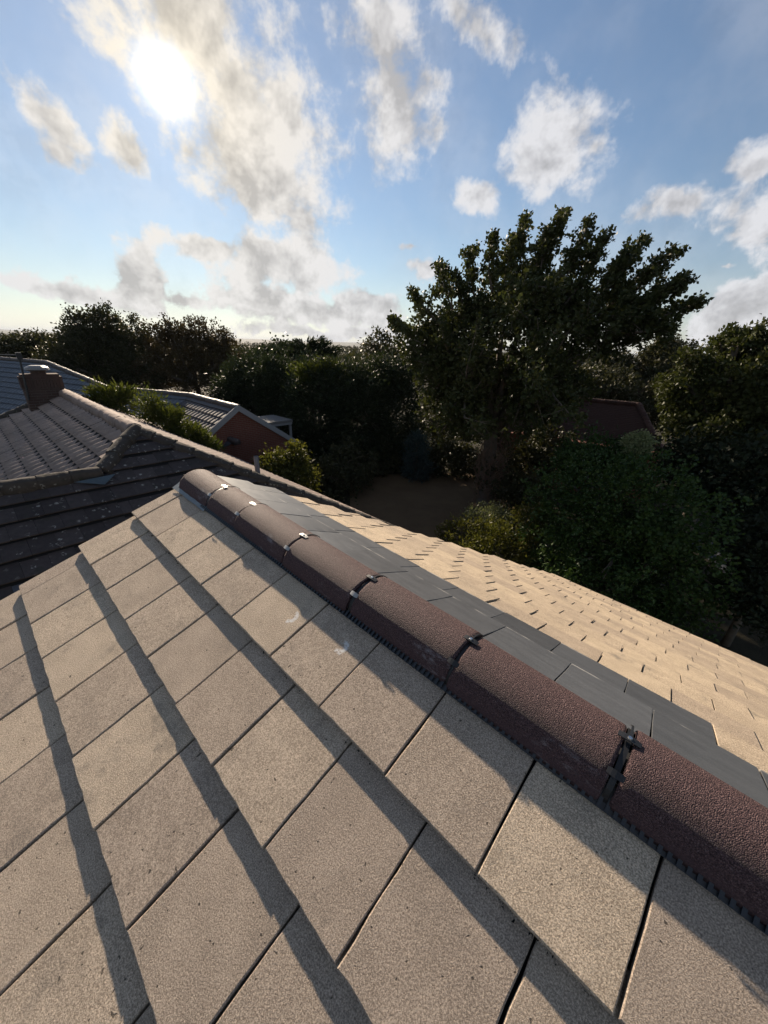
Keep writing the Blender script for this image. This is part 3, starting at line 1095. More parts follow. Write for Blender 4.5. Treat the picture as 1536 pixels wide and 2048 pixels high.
# brick chimney rising behind the far hip
def bricks(b, o, ax, up, nrm, w, h, bl=.225, bh=.075, gap=.010, proud=.004, poly=None, depth=.05, soldier=None):
    z, r_ = 0, 0
    while z < h - .01:
        hh_ = min(bh, h - z)
        x = -(bl / 2 if r_ % 2 else 0)
        while x < w:
            x0, x1 = max(0, x), min(w, x + bl)
            if x1 - x0 > .03:
                rect = [(x0 + gap / 2, z + gap / 2), (x1 - gap / 2, z + gap / 2), (x1 - gap / 2, z + hh_ - gap / 2), (x0 + gap / 2, z + hh_ - gap / 2)]
                c = clip_poly(rect, ccw(poly)) if poly else rect
                if len(c) >= 3 and area(c) > .0008:
                    pr = proud + random.uniform(-.002, .002)
                    b.prism([o + ax * q[0] + up * q[1] + nrm * pr for q in c], nrm, depth)
            x += bl
        z += bh
        r_ += 1


cc = at(91, 790, 15.6)
cw, cd, chh = .92, .45, 1.5
ct = at(91, 753, 15.6)[2]
cbot = ct - chh
chim = MB()
chim.box(np.array([cc[0], cc[1], (ct + cbot) / 2]), NH, UH, ZZ, (cw / 2 - .012, cd / 2 - .012, chh / 2))
ch_o = link('chimney', chim.mesh('chimney'), M['mortar'], old)
ch_o['label'] = 'dark brick chimney with metal cowl'
cb = MB()
for (ax, nn, w_, d_) in ((NH, UH, cw, cd), (-NH, -UH, cw, cd), (UH, -NH, cd, cw), (-UH, NH, cd, cw)):
    o_ = np.array([cc[0], cc[1], cbot]) + nn * (d_ / 2 - .012) - ax * (w_ / 2)
    bricks(cb, o_, ax, ZZ, nn, w_, chh - .32, proud=.012)
    o2 = o_ + ZZ * (chh - .32) + nn * .02
    bricks(cb, o2, ax, ZZ, nn, w_, .26, bl=.075, bh=.26, proud=.016)
    bricks(cb, o2 + ZZ * .26 - nn * .01, ax, ZZ, nn, w_, .075, proud=.03)
tag(link('brickwork', cb.mesh('brickwork'), M['brick'], ch_o), kind='stuff')
cp = MB()
top = np.array([cc[0], cc[1], ct])
cp.box(top + ZZ * .03, NH, UH, ZZ, (cw * .47, cd * .47, .05))
cp.tube([top + ZZ * .06, top + ZZ * .17], [.19, .17], 12)
link('flaunching', cp.mesh('flaunching'), M['brick'], ch_o)
cw2 = MB()
cw2.tube([top + ZZ * .16, top + ZZ * .19, top + ZZ * .20, top + ZZ * .26, top + ZZ * .31], [.20, .29, .30, .27, .17], 14)
link('cowl', cw2.mesh('cowl'), M['potmetal'], ch_o)
an = MB()
ab = at(58, 800, 15.2); at_ = at(38, 712, 15.2)
an.tube([(ab + at_) / 2 * 0 + ab, at_], [.03, .022], 6)
an.tube([at_ + ZZ * .02 - NH * -.0, at_ + np.array([-1.3, -.25, .02])], [.018, .014], 5)
for q in range(6):
    pq = at_ + np.array([-1.3, -.25, .02]) * (q / 5.5)
    an.tube([pq - ZZ * .11 + UH * .05, pq + ZZ * .11 - UH * .05], [.007, .007], 4)
an.box(at_, NH, UH, ZZ, (.06, .06, .09))
link('aerial', an.mesh('aerial'), M['black'], old)

# ------------------------------------------------------------------ grey tiled bungalow with brick gable
Ga = at(472, 812, 16.0)
P381 = Ga - UH * 4.3
P215 = at(215, 773, 23.8)
P93 = at(93, 723, 30.0)
P0 = at(0, 716, 34.2)
P0[2] = P93[2]
P215[2] = P381[2] = (P215[2] + P381[2]) / 2 if abs(P215[2] - P381[2]) > .4 else P381[2]
bung = thing('bungalow', 'long grey-tiled bungalow with red brick gable behind the fir bushes', 'house', (Ga[0], Ga[1], 0))
GP = math.atan(1.674 / 2.468)
gw = 2.62


def slope_dir(rd, toward, pitch):
    h = np.array([-rd[1], rd[0], 0.0])
    if h @ np.array(toward) < 0:
        h = -h
    return math.cos(pitch) * unit(h) - math.sin(pitch) * ZZ


# brown end
dl = slope_dir(UH, NH, GP)
dr = slope_dir(UH, -NH, GP)
sl_len = gw / math.cos(GP)
o_ = under('gable_slope', [Ga, P381, P381 + dl * 4, Ga + dl * 4], bung, 'brown tiled slope ending at the white verge board')
tiled(Ga + UH * .12, -UH, dl, [(0, 0), (4.45, 0), (4.45, 4), (0, 4)], .30, .36, .045, M['brown'], o_, roll=1, bond=False, each=False, seed=11)
o_ = under('gable_far_slope', [Ga, P381, P381 + dr * sl_len, Ga + dr * sl_len], bung)
tiled(Ga + UH * .12, -UH, dr, [(0, 0), (4.45, 0), (4.45, sl_len), (0, sl_len)], .30, .36, .045, M['brown'], o_, roll=1, bond=False, each=False, seed=12)
caps(P381, Ga + UH * .12, M['brown'], bung, 'ridge_cap', .12, .45)
# middle
rd = unit((P381 - P215) * np.array([1, 1, 0]))
dm = slope_dir(rd, -P381 * np.array([1, 1, 0]), RAD(33))
Lm = np.linalg.norm((P381 - P215)[:2])
o_ = under('middle_slope', [P215, P381, P381 + dm * 4.5, P215 + dm * 4.5], bung)
tiled(P215, rd, dm, [(0, 0), (Lm, 0), (Lm - 1.2, 4.5), (-1.5, 4.5)], .30, .36, .045, M['blue'], o_, roll=1, bond=False, each=False, seed=13)
caps(P215, P381, M['brown'], bung, 'ridge_cap', .12, .45)
# high part on the left
rd2 = unit((P93 - P0) * np.array([1, 1, 0]))
Pm = P215 - P93
hperp = np.array([-rd2[1], rd2[0], 0])
hperp = hperp if hperp @ -P93 > 0 else -hperp
pit = math.atan2(-Pm[2], Pm @ hperp)
pit = min(max(pit, RAD(26)), RAD(42))
dh = math.cos(pit) * hperp - math.sin(pit) * ZZ
Lh = 15.0
hx, hy = Pm @ rd2, (Pm @ hperp) / math.cos(pit)
kx = hx / hy
PL = P93 - rd2 * Lh
o_ = under('high_slope', [PL, P93, P93 + rd2 * kx * 3.4 + dh * 3.4, P93 + dh * 7.5, PL + dh * 7.5], bung)
tiled(P93, -rd2, dh, [(0, 0), (Lh, 0), (Lh, 7.5), (-kx * 3.4 * .6, 7.5), (-kx * 3.4, 3.4)], .30, .36, .045, M['blue'], o_, roll=1, bond=False, each=False, seed=14)
caps(PL, P93, M['brown'], bung, 'ridge_cap', .12, .5)
caps(P93 + rd2 * kx * 3.4 + dh * 3.4, P93, M['brown'], bung, 'hip_cap', .12, .5)
# gable wall and boards
gz = Ga[2] - .14
gwall = MB()
gh = gz
gp = [(-gw + .1, 0), (4.2, 0), (4.2, gz - 4.2 * math.tan(GP) if gz - 4.2 * math.tan(GP) > 0 else .3), (0, gz), (-gw + .1, gz - (gw - .1) * math.tan(GP))]
gb = Ga * np.array([1, 1, 0])
gwall.prism([gb + NH * q[0] + ZZ * q[1] - UH * .0 for q in ccw([(-x, y) for x, y in gp])] if False else [gb + NH * x + ZZ * y for x, y in gp], UH, .2)
w_o = link('gable_wall', gwall.mesh('gable_wall'), M['mortar'], bung)
w_o['label'] = 'red brick gable wall'
gbk = MB()
bricks(gbk, gb - NH * 3.0, NH, ZZ, UH, 7.2, gz, poly=[(x + 3.0, y) for x, y in gp], proud=.006, depth=.03)
tag(link('brickwork', gbk.mesh('brickwork'), M['redbrick'], w_o), kind='stuff')
for sgn, dd_, ln in ((1, dl, 4.6), (-1, dr, sl_len + .12)):
    b = MB()
    p0 = Ga + UH * .16 + ZZ * .05
    nn = unit(np.cross(UH, dd_)); nn = nn if nn[2] > 0 else -nn
    b.box(p0 + dd_ * ln / 2 - nn * .08 + UH * .012 * sgn, dd_, UH, nn, (ln / 2, .022, .10))
    link('verge_board', b.mesh('verge_board'), M['white'], bung)
bw = MB()
c_ = [Ga - NH * (gw - .15), P381 - NH * (gw - .15), P215, PL + dh * 1, PL + dh * 6.5, P215 + dm * 3.6, P381 + dm * 3.6]
bw.add([(q[0], q[1], 0) for q in c_] + [(q[0], q[1], 2.2) for q in c_], [(i, (i + 1) % 7, 7 + (i + 1) % 7, 7 + i) for i in range(7)])
link('wall', bw.mesh('wall'), M['redbrick'], bung)
# small flat-roofed lean-to
s0 = at(536, 838, 20.0)
shd = thing('lean_to', 'small pale flat-roofed lean-to beside the brick gable', 'shelter', (s0[0], s0[1], 0))
b = MB()
b.box(s0 + ZZ * -.05, -NH, -UH, ZZ, (.85, .9, .06))
link('roof', b.mesh('roof'), M['shed'], shd)
b = MB()
b.box(s0 - ZZ * .17, -NH, -UH, ZZ, (.83, .88, .05))
link('fascia', b.mesh('fascia'), M['white'], shd)
for sx in (-1, 1):
    for sy in (-1, 1):
        b = MB()
        q = s0 - NH * sx * .75 + UH * sy * .8
        b.box((q[0], q[1], (s0[2] - .2) / 2), NH, UH, ZZ, (.05, .05, (s0[2] - .2) / 2))
        link('post', b.mesh('post'), M['white'], shd)

# ------------------------------------------------------------------ red tiled house in the trees
Ra = at(1192, 800, 23.0)
Rb = at(1277, 808, 23.0)
Rb[2] = Ra[2]
rdr = unit(Rb - Ra)
red = thing('cottage', 'dark red tiled cottage roof half hidden behind the hedge', 'house', (Ra[0], Ra[1], 0))
drf = slope_dir(rdr, -Ra * np.array([1, 1, 0]), RAD(42))
Rhip = at(1313, 885, 21.0)
Hh = Ra[2] - Rhip[2]
rf = under('roof', [Ra - rdr * 3, Rb, Rb + rdr * 2.0 + drf * 4, Ra - rdr * 3.5 + drf * 4], red)
tiled(Rb, -rdr, drf, [(0, 0), (6, 0), (6, 4), (-2.0, 4)], .17, .11, .022, M['redtile'], rf, each=False, seed=21)
hend = math.cos(RAD(50)) * rdr - math.sin(RAD(50)) * ZZ
rf2 = under('hip_end', [Rb, Rb + rdr * 2.0 + drf * 4, Rb + rdr * 2.0 + drf * 4 - np.array([drf[0], drf[1], 0]) * 7], red)
caps(Ra - rdr * 3, Rb, M['redtile'], red, 'ridge_cap', .12, .3)
caps(Rb + rdr * 2.0 + drf * 4, Rb, M['redtile'], red, 'hip_tile', .15, .22, rise=.10)
rw = MB()
rc = Ra + drf * 2.2
rw.box((rc[0], rc[1], 1.3), rdr, np.array([-rdr[1], rdr[0], 0]), ZZ, (3.4, 1.2, 1.3))
link('wall', rw.mesh('wall'), M['redbrick'], red)


# ------------------------------------------------------------------ plants
def leaves(pts, axis, L, W, rng_, jit=.35):
    """one rhombic leaf per point"""
    n_ = len(pts)
    ax = axis / (np.linalg.norm(axis, axis=1, keepdims=True) + 1e-9)
    rv = rng_.normal(size=(n_, 3))
    sd = np.cross(ax, rv)
    sd /= (np.linalg.norm(sd, axis=1, keepdims=True) + 1e-9)
    Ls = L * (1 + jit * rng_.uniform(-1, 1, (n_, 1)))
    Ws = W * (1 + jit * rng_.uniform(-1, 1, (n_, 1)))
    bend = np.cross(ax, sd) * Ls * .12
    v = np.stack([pts, pts + ax * Ls * .45 + sd * Ws / 2 + bend, pts + ax * Ls, pts + ax * Ls * .45 - sd * Ws / 2 + bend], 1)
    return v.reshape(-1, 3), np.arange(n_ * 4).reshape(-1, 4)


def scatter(lobes, nclump, per, sig, L, W, rng_, up=.2, outw=.6, rnd=.8, shell=.45, flat=1.0):
    """leaf clumps through ellipsoid lobes: (centre, (rx, ry, rz))"""
    vol = np.array([l[1][0] * l[1][1] + l[1][1] * l[1][2] + l[1][0] * l[1][2] for l in lobes])
    cnt = np.maximum(1, (vol / vol.sum() * nclump).astype(int))
    P, A = [], []
    for (c, r), k in zip(lobes, cnt):
        d = rng_.normal(size=(k, 3))
        d /= np.linalg.norm(d, axis=1, keepdims=True)
        rad = (1 - shell * rng_.uniform(0, 1, (k, 1)) ** 1.7) * (1 + .16 * rng_.normal(size=(k, 1)))
        cp_ = np.array(c) + d * rad * np.array(r)
        pp = cp_[:, None, :] + rng_.normal(size=(k, per, 3)) * sig * np.array([1, 1, flat])
        aa = d[:, None, :] * outw + rng_.normal(size=(k, per, 3)) * rnd + np.array([0, 0, up])
        P.append(pp.reshape(-1, 3))
        A.append(aa.reshape(-1, 3))
    P, A = np.concatenate(P), np.concatenate(A)
    keep = P[:, 2] > .03
    return leaves(P[keep], A[keep], L, W, rng_)


def lobe_px(px, py, rx, ry, dist, rd=None):
    c = at(px, py, dist)
    a = np.linalg.norm(at(px + rx, py, dist) - c)
    b = abs(at(px, py - ry, dist)[2] - c[2])
    return (c, (a, a if rd is None else rd, b))


def bumpy(lobes, k=6, seed=0, f=.46):
    r_ = np.random.default_rng(seed)
    out = []
    for c, r in lobes:
        c, r = np.array(c), np.array(r)
        out.append((c, r * .62))
        for _ in range(k):
            d = r_.normal(size=3)
            d /= np.linalg.norm(d)
            q = f * r_.uniform(.55, 1.15)
            out.append((c + d * r * (1.02 - q * .8), r * q))
    return out


def plant(name, label, cat, lobes, mat, nclump, per, sig, L, W, group=None, trunk_r=.12, up=.2, outw=.6, rnd=.8, shell=.45, seed=0, flat=1.0, lean=(0, 0), trunk=True, base=None, bump=0):
    r_ = np.random.default_rng(seed + 1000)
    if bump:
        lobes = bumpy(lobes, bump, seed)
    cs = np.array([l[0] for l in lobes])
    wts = np.array([np.prod(l[1]) for l in lobes])
    c = (cs * wts[:, None]).sum(0) / wts.sum()
    if base is None:
        base = np.array([c[0] + lean[0], c[1] + lean[1], 0.0])
    t = thing(name, label, cat, base, group)
    v, f = scatter(lobes, nclump, per, sig, L, W, r_, up, outw, rnd, shell, flat)
    link('foliage' if not trunk else 'crown', mesh_np('crown', v, f), mat, t)
    tb = MB()
    low = min(l[0][2] - l[1][2] for l in lobes)
    fork = np.array([base[0] * .7 + c[0] * .3, base[1] * .7 + c[1] * .3, max(.35, low + (c[2] - low) * .35)])
    tb.tube([base - ZZ * .05, base * .5 + fork * .5 + np.array([.05, .03, 0]), fork], [trunk_r * 1.25, trunk_r, trunk_r * .8], 8)
    for l in lobes:
        e = np.array(l[0]) + np.array([0, 0, l[1][2] * .3])
        md = (fork + e) / 2 + r_.normal(size=3) * .15 * np.linalg.norm(e - fork) * .4
        tb.tube([fork - ZZ * .05, md, e], [trunk_r * .6, trunk_r * .38, trunk_r * .12], 6)
        for q in range(2 if bump else 5):
            d = r_.normal(size=3); d /= np.linalg.norm(d); d[2] = abs(d[2]) * .7
            tb.tube([md * .4 + e * .6, e * .5 + (np.array(l[0]) + d * np.array(l[1]) * .85) * .5 + r_.normal(size=3) * .05, np.array(l[0]) + d * np.array(l[1]) * .9],
                    [trunk_r * .25, trunk_r * .15, trunk_r * .05], 5)
    link('trunk' if trunk else 'stem', tb.mesh('trunk', True), M['bark'], t)
    return t


# --- the big sycamore
def big_tree():
    r_ = np.random.default_rng(42)
    D = 17.0
    base = ground_at(972, 1008)
    D = math.hypot(base[0], base[1])
    t = thing('sycamore_tree', 'tall spreading broadleaf tree with ivy-choked trunk rising from the lawn', 'tree', base)
    fork = at(985, 850, D)
    yd = unit(np.array([base[0], base[1], 0]))
    # the body of the crown; the fingers below stand out of it
    outline = [(800, 655), (850, 645), (900, 615), (950, 590), (1040, 560), (1110, 572), (1200, 605), (1270, 632), (1335, 652), (1290, 690),
               (1220, 735), (1200, 790), (1130, 850), (1060, 880), (960, 888), (880, 878), (850, 820), (820, 770), (812, 700)]
    fingers = [((880, 650), (833, 578)), ((905, 620), (886, 516)), ((950, 600), (943, 496)), ((985, 585), (993, 464)), ((1030, 575), (1048, 436)),
               ((1075, 575), (1128, 424)), ((1110, 590), (1172, 440)), ((1130, 610), (1218, 455)), ((1160, 620), (1290, 467)), ((1200, 630), (1350, 497)),
               ((1230, 640), (1374, 550)), ((1260, 650), (1396, 598)), ((850, 690), (784, 640)), ((860, 730), (808, 705)), ((1270, 665), (1345, 652)),
               ((1060, 590), (1088, 470)), ((1010, 590), (1018, 480)), ((1190, 620), (1255, 500)), ((925, 620), (915, 540)), ((1240, 640), (1330, 570))]

    def inside(x, y):
        c = False
        n_ = len(outline)
        for i in range(n_):
            (x1, y1), (x2, y2) = outline[i], outline[(i + 1) % n_]
            if (y1 > y) != (y2 > y) and x < (x2 - x1) * (y - y1) / (y2 - y1) + x1:
                c = not c
        return c
    tg = []
    while len(tg) < 380:
        x, y = r_.uniform(770, 1400), r_.uniform(425, 890)
        if not inside(x, y):
            continue
        hole = math.exp(-(((x - 1190) / 80) ** 2 + ((y - 645) / 50) ** 2)) * .8
        if r_.uniform() < hole:
            continue
        edge = min(1, (x - 770) / 250, (1400 - x) / 250)
        q = r_.normal() * 1.9 * max(.35, edge)
        if y > 720 and x > 1090 and r_.uniform() < .5:
            continue
        tg.append((x, y, q, 1.0, 0))
    hubs = [at(x, y, D + q) for x, y, q in ((905, 720, -.8), (890, 650, .6), (950, 620, -.3), (1010, 600, .7), (1060, 590, -.7), (1120, 590, .5), (1170, 620, -.4), (1200, 690, .7), (1000, 740, 1.0), (1080, 740, -1.1), (930, 790, -1.4), (1130, 760, .8), (1240, 600, .1))]
    wood = MB()
    for h in hubs:
        md = (fork + h) / 2 + np.array([0, 0, -.15]) + r_.normal(size=3) * .15
        wood.tube([fork - ZZ * .3, md, h], [.17, .12, .075], 7)
    P, A = [], []
    for (x, y, q, s, tipf) in tg:
        e = at(x, y, D + q)
        h = min(hubs, key=lambda k: np.linalg.norm((k - e) * np.array([1, 1, .75])))
        ln = np.linalg.norm(e - h)
        sway = np.array([.18, 0, .0]) * ln
        md = (h + e) / 2 - ZZ * .08 * ln - sway * .3 + r_.normal(size=3) * .06 * ln
        wood.tube([h, md, e], [.05, .03, .008], 5)
        dirv = unit(e - md)
        n_ = int(135 * s)
        tt = r_.uniform(0, 1, (n_, 1)) ** .8
        span = min(2.3, .75 * ln + .7) if tipf else min(1.7, .55 * ln + .7)
        pos = e - dirv * span * (1 - tt) + r_.normal(size=(n_, 3)) * ((.07 + .15 * np.sin(np.pi * np.clip(tt * .95, 0, 1))) if tipf else (.10 + .20 * np.sin(np.pi * np.clip(tt * .9 + .05, 0, 1)))) * np.array([1, 1, .9])
        ck = 7
        cc_ = pos[:ck]
        pos = cc_[r_.integers(0, ck, n_)] + r_.normal(size=(n_, 3)) * .085
        P.append(pos)
        A.append(dirv * .7 + r_.normal(size=(n_, 3)) * .8 + np.array([.15, 0, -.1]))
        # a few side sprigs give the broken outline
        for _ in range(4):
            d = unit(dirv + r_.normal(size=3) * .75)
            p0 = e - dirv * r_.uniform(.1, span * .8)
            k = 22
            tq = r_.uniform(0, 1, (k, 1))
            P.append(p0 + d * tq * .55 + r_.normal(size=(k, 3)) * .07)
            A.append(np.tile(d, (k, 1)) * .7 + r_.normal(size=(k, 3)) * .7)
            wood.tube([p0, p0 + d * .55], [.012, .004], 4)
    for (p0, p1) in fingers:
        for dq in (-.7, .7):
            jx = r_.uniform(-9, 9)
            q = dq + r_.uniform(-.4, .4)
            a0, a1 = at(p0[0], p0[1], D + q), at(p1[0] + jx, p1[1] + abs(jx), D + q * .8)
            ln = np.linalg.norm(a1 - a0)
            md = (a0 + a1) / 2 - ZZ * .06 * ln + r_.normal(size=3) * .05 * ln
            wood.tube([a0, md, a1], [.045, .028, .006], 5)
            n_ = int(250 * ln)
            tt = r_.uniform(0, 1, (n_, 1))
            cen_ = (1 - tt) ** 2 * a0 + 2 * tt * (1 - tt) * md + tt ** 2 * a1
            wv = (.26 * (1 - tt) + .075) * (.75 + .5 * np.sin(tt * 17 + r_.uniform(0, 6)) ** 2)
            base_ = cen_ + r_.normal(size=(n_, 3)) * wv
            ck = max(6, n_ // 24)
            pk = base_[r_.integers(0, ck, n_)] + r_.normal(size=(n_, 3)) * .075
            P.append(pk)
            A.append(np.tile(unit(a1 - md), (n_, 1)) * .6 + r_.normal(size=(n_, 3)) * .8)
            for _ in range(int(7 * ln)):
                t_ = r_.uniform(.25, 1.0)
                o_ = (1 - t_) ** 2 * a0 + 2 * t_ * (1 - t_) * md + t_ ** 2 * a1
                d = unit(unit(a1 - md) * .9 + r_.normal(size=3) * .7)
                L_ = r_.uniform(.25, .55) * (1.15 - .6 * t_)
                k = 16
                P.append(o_ + d * L_ * r_.uniform(0, 1, (k, 1)) + r_.normal(size=(k, 3)) * .05)
                A.append(np.tile(d, (k, 1)) * .7 + r_.normal(size=(k, 3)) * .7)
                wood.tube([o_, o_ + d * L_], [.010, .003], 4)
    v, f = leaves(np.concatenate(P), np.concatenate(A), .125, .105, r_)
    link('crown', mesh_np('crown', v, f), M['l_big'], t)
    link('branches', wood.mesh('branches', True), M['bark'], t)
    tb = MB()
    tb.tube([base - ZZ * .1, base + ZZ * .25, (base + fork) / 2 + np.array([-.05, 0, 0]), fork + ZZ * .2], [.50, .38, .30, .24], 12)
    link('trunk', tb.mesh('trunk', True), M['bark'], t)
    iv = MB()
    H = fork[2]
    for _ in range(170):
        a_ = r_.uniform(0, 2 * math.pi)
        z0 = r_.uniform(0, H * .6)
        rr = .36 + r_.uniform(0, .25)
        pts = []
        for s in range(5):
            zz_ = z0 + s * r_.uniform(.12, .3)
            a_ += r_.normal() * .35
            rq = rr * (1 + .25 * r_.normal() * .4) * (1.35 if s in (2, 3) else 1)
            pts.append(np.array([base[0] + rq * math.cos(a_), base[1] + rq * math.sin(a_), min(zz_, H * .98)]))
        iv.tube(pts, [.018, .016, .013, .010, .005], 4)
    link('ivy_stems', iv.mesh('ivy_stems'), M['ivy'], t)
    lob = [((base[0] + .25, base[1], H * .55), (.75, .65, H * .36)), ((base[0] + .45, base[1] + .1, H * .25), (.7, .6, H * .22))]
    v, f = scatter(lob, 110, 16, .12, .12, .10, r_)
    link('ivy', mesh_np('ivy', v, f), M['l_dark'], t)


big_tree()

# --- trees along the left skyline
plant('oak_tree', 'broad dark rounded tree behind the chimney', 'tree',
      [lobe_px(165, 700, 75, 75, 38, 2.6), lobe_px(215, 690, 80, 66, 38.5, 2.8), lobe_px(270, 705, 60, 68, 38, 2.4), lobe_px(130, 735, 55, 50, 37, 2.0), lobe_px(150, 655, 32, 36, 38, 1.4), lobe_px(240, 740, 90, 60, 37, 2.2)],
      M['l_dark'], 1250, 34, .20, .17, .13, trunk_r=.25, seed=1, bump=5, group='trees on the left skyline')
plant('beech_tree', 'bronze-tinged open-crowned tree left of the view to the hills', 'tree',
      [lobe_px(345, 700, 55, 66, 37, 2.3), lobe_px(400, 690, 62, 62, 37, 2.5), lobe_px(440, 710, 38, 55, 37, 1.8), lobe_px(380, 750, 80, 50, 36.5, 2.2), lobe_px(460, 750, 35, 40, 36, 1.5), lobe_px(320, 740, 50, 50, 36, 1.5)],
      M['l_brown'], 800, 36, .17, .16, .13, trunk_r=.22, seed=2, bump=5, group='trees on the left skyline')
plant('oak_tree', 'lower rounded tree at the left edge of the photo', 'tree',
      [lobe_px(35, 700, 60, 45, 44, 2.8), lobe_px(80, 705, 40, 38, 44, 2.2), lobe_px(-40, 700, 60, 45, 44, 3), lobe_px(30, 730, 80, 40, 43, 2.5)],
      M['l_dark'], 640, 34, .22, .19, .15, trunk_r=.22, seed=3, bump=4, group='trees on the left skyline')

# --- conifers in the middle
con = [
    ('dark leylandii right of the bronze tree', [lobe_px(500, 804, 42, 83, 27, 1.8), lobe_px(475, 814, 40, 74, 27.5, 1.6), lobe_px(520, 762, 26, 33, 27, 1.2)], 'l_con', 21),
    ('dark leylandii behind the lean-to', [lobe_px(560, 814, 42, 93, 25, 1.8), lobe_px(545, 757, 26, 36, 25, 1.2), lobe_px(575, 874, 45, 74, 24.5, 1.6)], 'l_con', 22),
    ('broad leylandii with a lit golden top', [lobe_px(635, 844, 55, 106, 22, 2.0), lobe_px(650, 772, 40, 44, 22, 1.5), lobe_px(620, 914, 60, 69, 21.5, 1.6)], 'l_con', 23),
    ('dark leylandii beside the brown lawn', [lobe_px(720, 854, 55, 111, 21, 1.9), lobe_px(700, 782, 42, 48, 21.5, 1.6), lobe_px(710, 924, 65, 55, 20.8, 1.6)], 'l_con', 24),
    ('dark leylandii left of the sycamore', [lobe_px(790, 834, 50, 102, 22, 1.9), lobe_px(770, 762, 40, 44, 22.5, 1.5), lobe_px(800, 914, 60, 55, 21.5, 1.6)], 'l_con', 25),
]
for lab, lb, mt, sd in con:
    plant('leylandii_tree', lab, 'tree', lb, M[mt], 900, 36, .22, .20, .075, trunk_r=.16, seed=sd, up=-.05, outw=1.0, rnd=.55, shell=.35, group='conifers round the lawn')
gt = [lobe_px(620, 748, 26, 14, 21.2, .7), lobe_px(655, 738, 26, 10, 21.4, .6)]
plant('golden_cypress', 'golden green cypress tips catching the sun among dark conifers', 'tree', gt, M['l_fir'], 60, 26, .16, .26, .06, trunk_r=.09, seed=26, up=.5, outw=1.2, rnd=.4)


# spiky crown standing above the conifers
def spiky():
    r_ = np.random.default_rng(5)
    c = at(622, 688, 30)
    t = thing('monterey_cypress', 'spiky topped dark cypress on the horizon above the conifers', 'tree', (c[0], c[1], 0))
    wood = MB()
    wood.tube([(c[0], c[1], 0), (c[0] - .05, c[1], c[2] - 1), c], [.25, .2, .1], 8)
    P, A = [], []
    for i in range(46):
        az = r_.uniform(0, 2 * math.pi)
        el = r_.uniform(.12, 1.2)
        L_ = r_.uniform(1.3, 2.0)
        d = np.array([math.cos(az) * math.cos(el) * 1.15, math.sin(az) * math.cos(el), math.sin(el) * .80])
        d += np.array([.12, 0, 0])
        p0 = c - ZZ * .7
        n_ = 110
        tt = r_.uniform(.15, 1, (n_, 1))
        drop = -.28 * (tt ** 3)
        P.append(p0 + d * L_ * tt + np.array([0, 0, 1]) * drop + r_.normal(size=(n_, 3)) * .075)
        A.append(np.tile(d, (n_, 1)) + np.array([0, 0, -.1]) + r_.normal(size=(n_, 3)) * .35)
        wood.tube([p0, p0 + d * L_ * .6, p0 + d * L_ * .95 - ZZ * .2], [.04, .025, .008], 4)
    v, f = leaves(np.concatenate(P), np.concatenate(A), .26, .07, r_)
    link('crown', mesh_np('crown', v, f), M['l_con'], t)
    link('trunk', wood.mesh('trunk', True), M['bark'], t)


spiky()
plant('birch_tree', 'thin pale-stemmed tree just left of the sycamore crown', 'tree',
      [lobe_px(765, 680, 28, 16, 26, .9), lobe_px(740, 690, 16, 12, 26, .6), lobe_px(790, 700, 20, 16, 26, .7)], M['l_dark'], 60, 18, .18, .2, .12, trunk_r=.06, seed=31)
plant('rounded_tree', 'pale round-topped tree in the gap below the hills', 'tree',
      [lobe_px(560, 715, 38, 26, 34, 1.5), lobe_px(530, 725, 30, 24, 34, 1.3), lobe_px(575, 700, 18, 14, 34, .8)], M['l_con'], 160, 24, .26, .24, .18, trunk_r=.15, seed=32)
plant('rounded_tree', 'dark low tree beneath the hills right of the bronze tree', 'tree',
      [lobe_px(490, 725, 40, 24, 40, 1.8), lobe_px(455, 735, 30, 24, 40, 1.5), lobe_px(520, 735, 30, 20, 40, 1.3)], M['l_dark'], 160, 24, .3, .26, .2, trunk_r=.15, seed=33)

# --- bushes between the roofs
plant('fir_bush', 'feathery green conifer bush before the brick gable', 'bush',
      [lobe_px(303, 812, 12, 18, 14.6, .4), lobe_px(330, 846, 30, 24, 14.4, .6), lobe_px(375, 872, 32, 18, 14.2, .6), lobe_px(415, 894, 24, 12, 14.1, .5)], M['l_fir'], 170, 40, .11, .15, .04, trunk_r=.07, seed=41, up=.55, outw=1.0, rnd=.45, trunk=False, group='conifer bushes between the roofs')
plant('fir_bush', 'small feathery conifer bush beside the chimney', 'bush',
      [lobe_px(212, 795, 16, 18, 16.6, .5), lobe_px(240, 802, 16, 18, 16.4, .5)], M['l_fir'], 60, 30, .11, .22, .05, trunk_r=.05, seed=42, up=.55, outw=1.0, rnd=.45, trunk=False, group='conifer bushes between the roofs')
plant('golden_bush', 'sunlit golden green bush right of the vent pipe', 'bush',
      [lobe_px(560, 930, 28, 24, 13.4, .7), lobe_px(588, 915, 20, 18, 13.6, .6), lobe_px(545, 955, 34, 24, 13.0, .7), lobe_px(600, 960, 32, 26, 13.2, .7)], M['l_gold'], 190, 30, .13, .13, .085, trunk_r=.06, seed=43, trunk=False)
plant('laurel_bush', 'dark shrub below the golden bush at the end of the hip', 'bush',
      [lobe_px(660, 965, 55, 40, 16.5, 1.0), lobe_px(700, 930, 50, 40, 18.0, 1.0)], M['l_dark'], 170, 30, .16, .17, .12, trunk_r=.07, seed=44, trunk=False)
plant('spruce_shrub', 'small blue-grey conical spruce at the back of the lawn', 'bush',
      [lobe_px(833, 935, 24, 30, 19.3, .7), lobe_px(832, 895, 20, 28, 19.3, .55)], M['l_blue'], 140, 26, .12, .2, .05, trunk_r=.07, seed=45, up=.3, outw=1.0, rnd=.5, trunk=False)
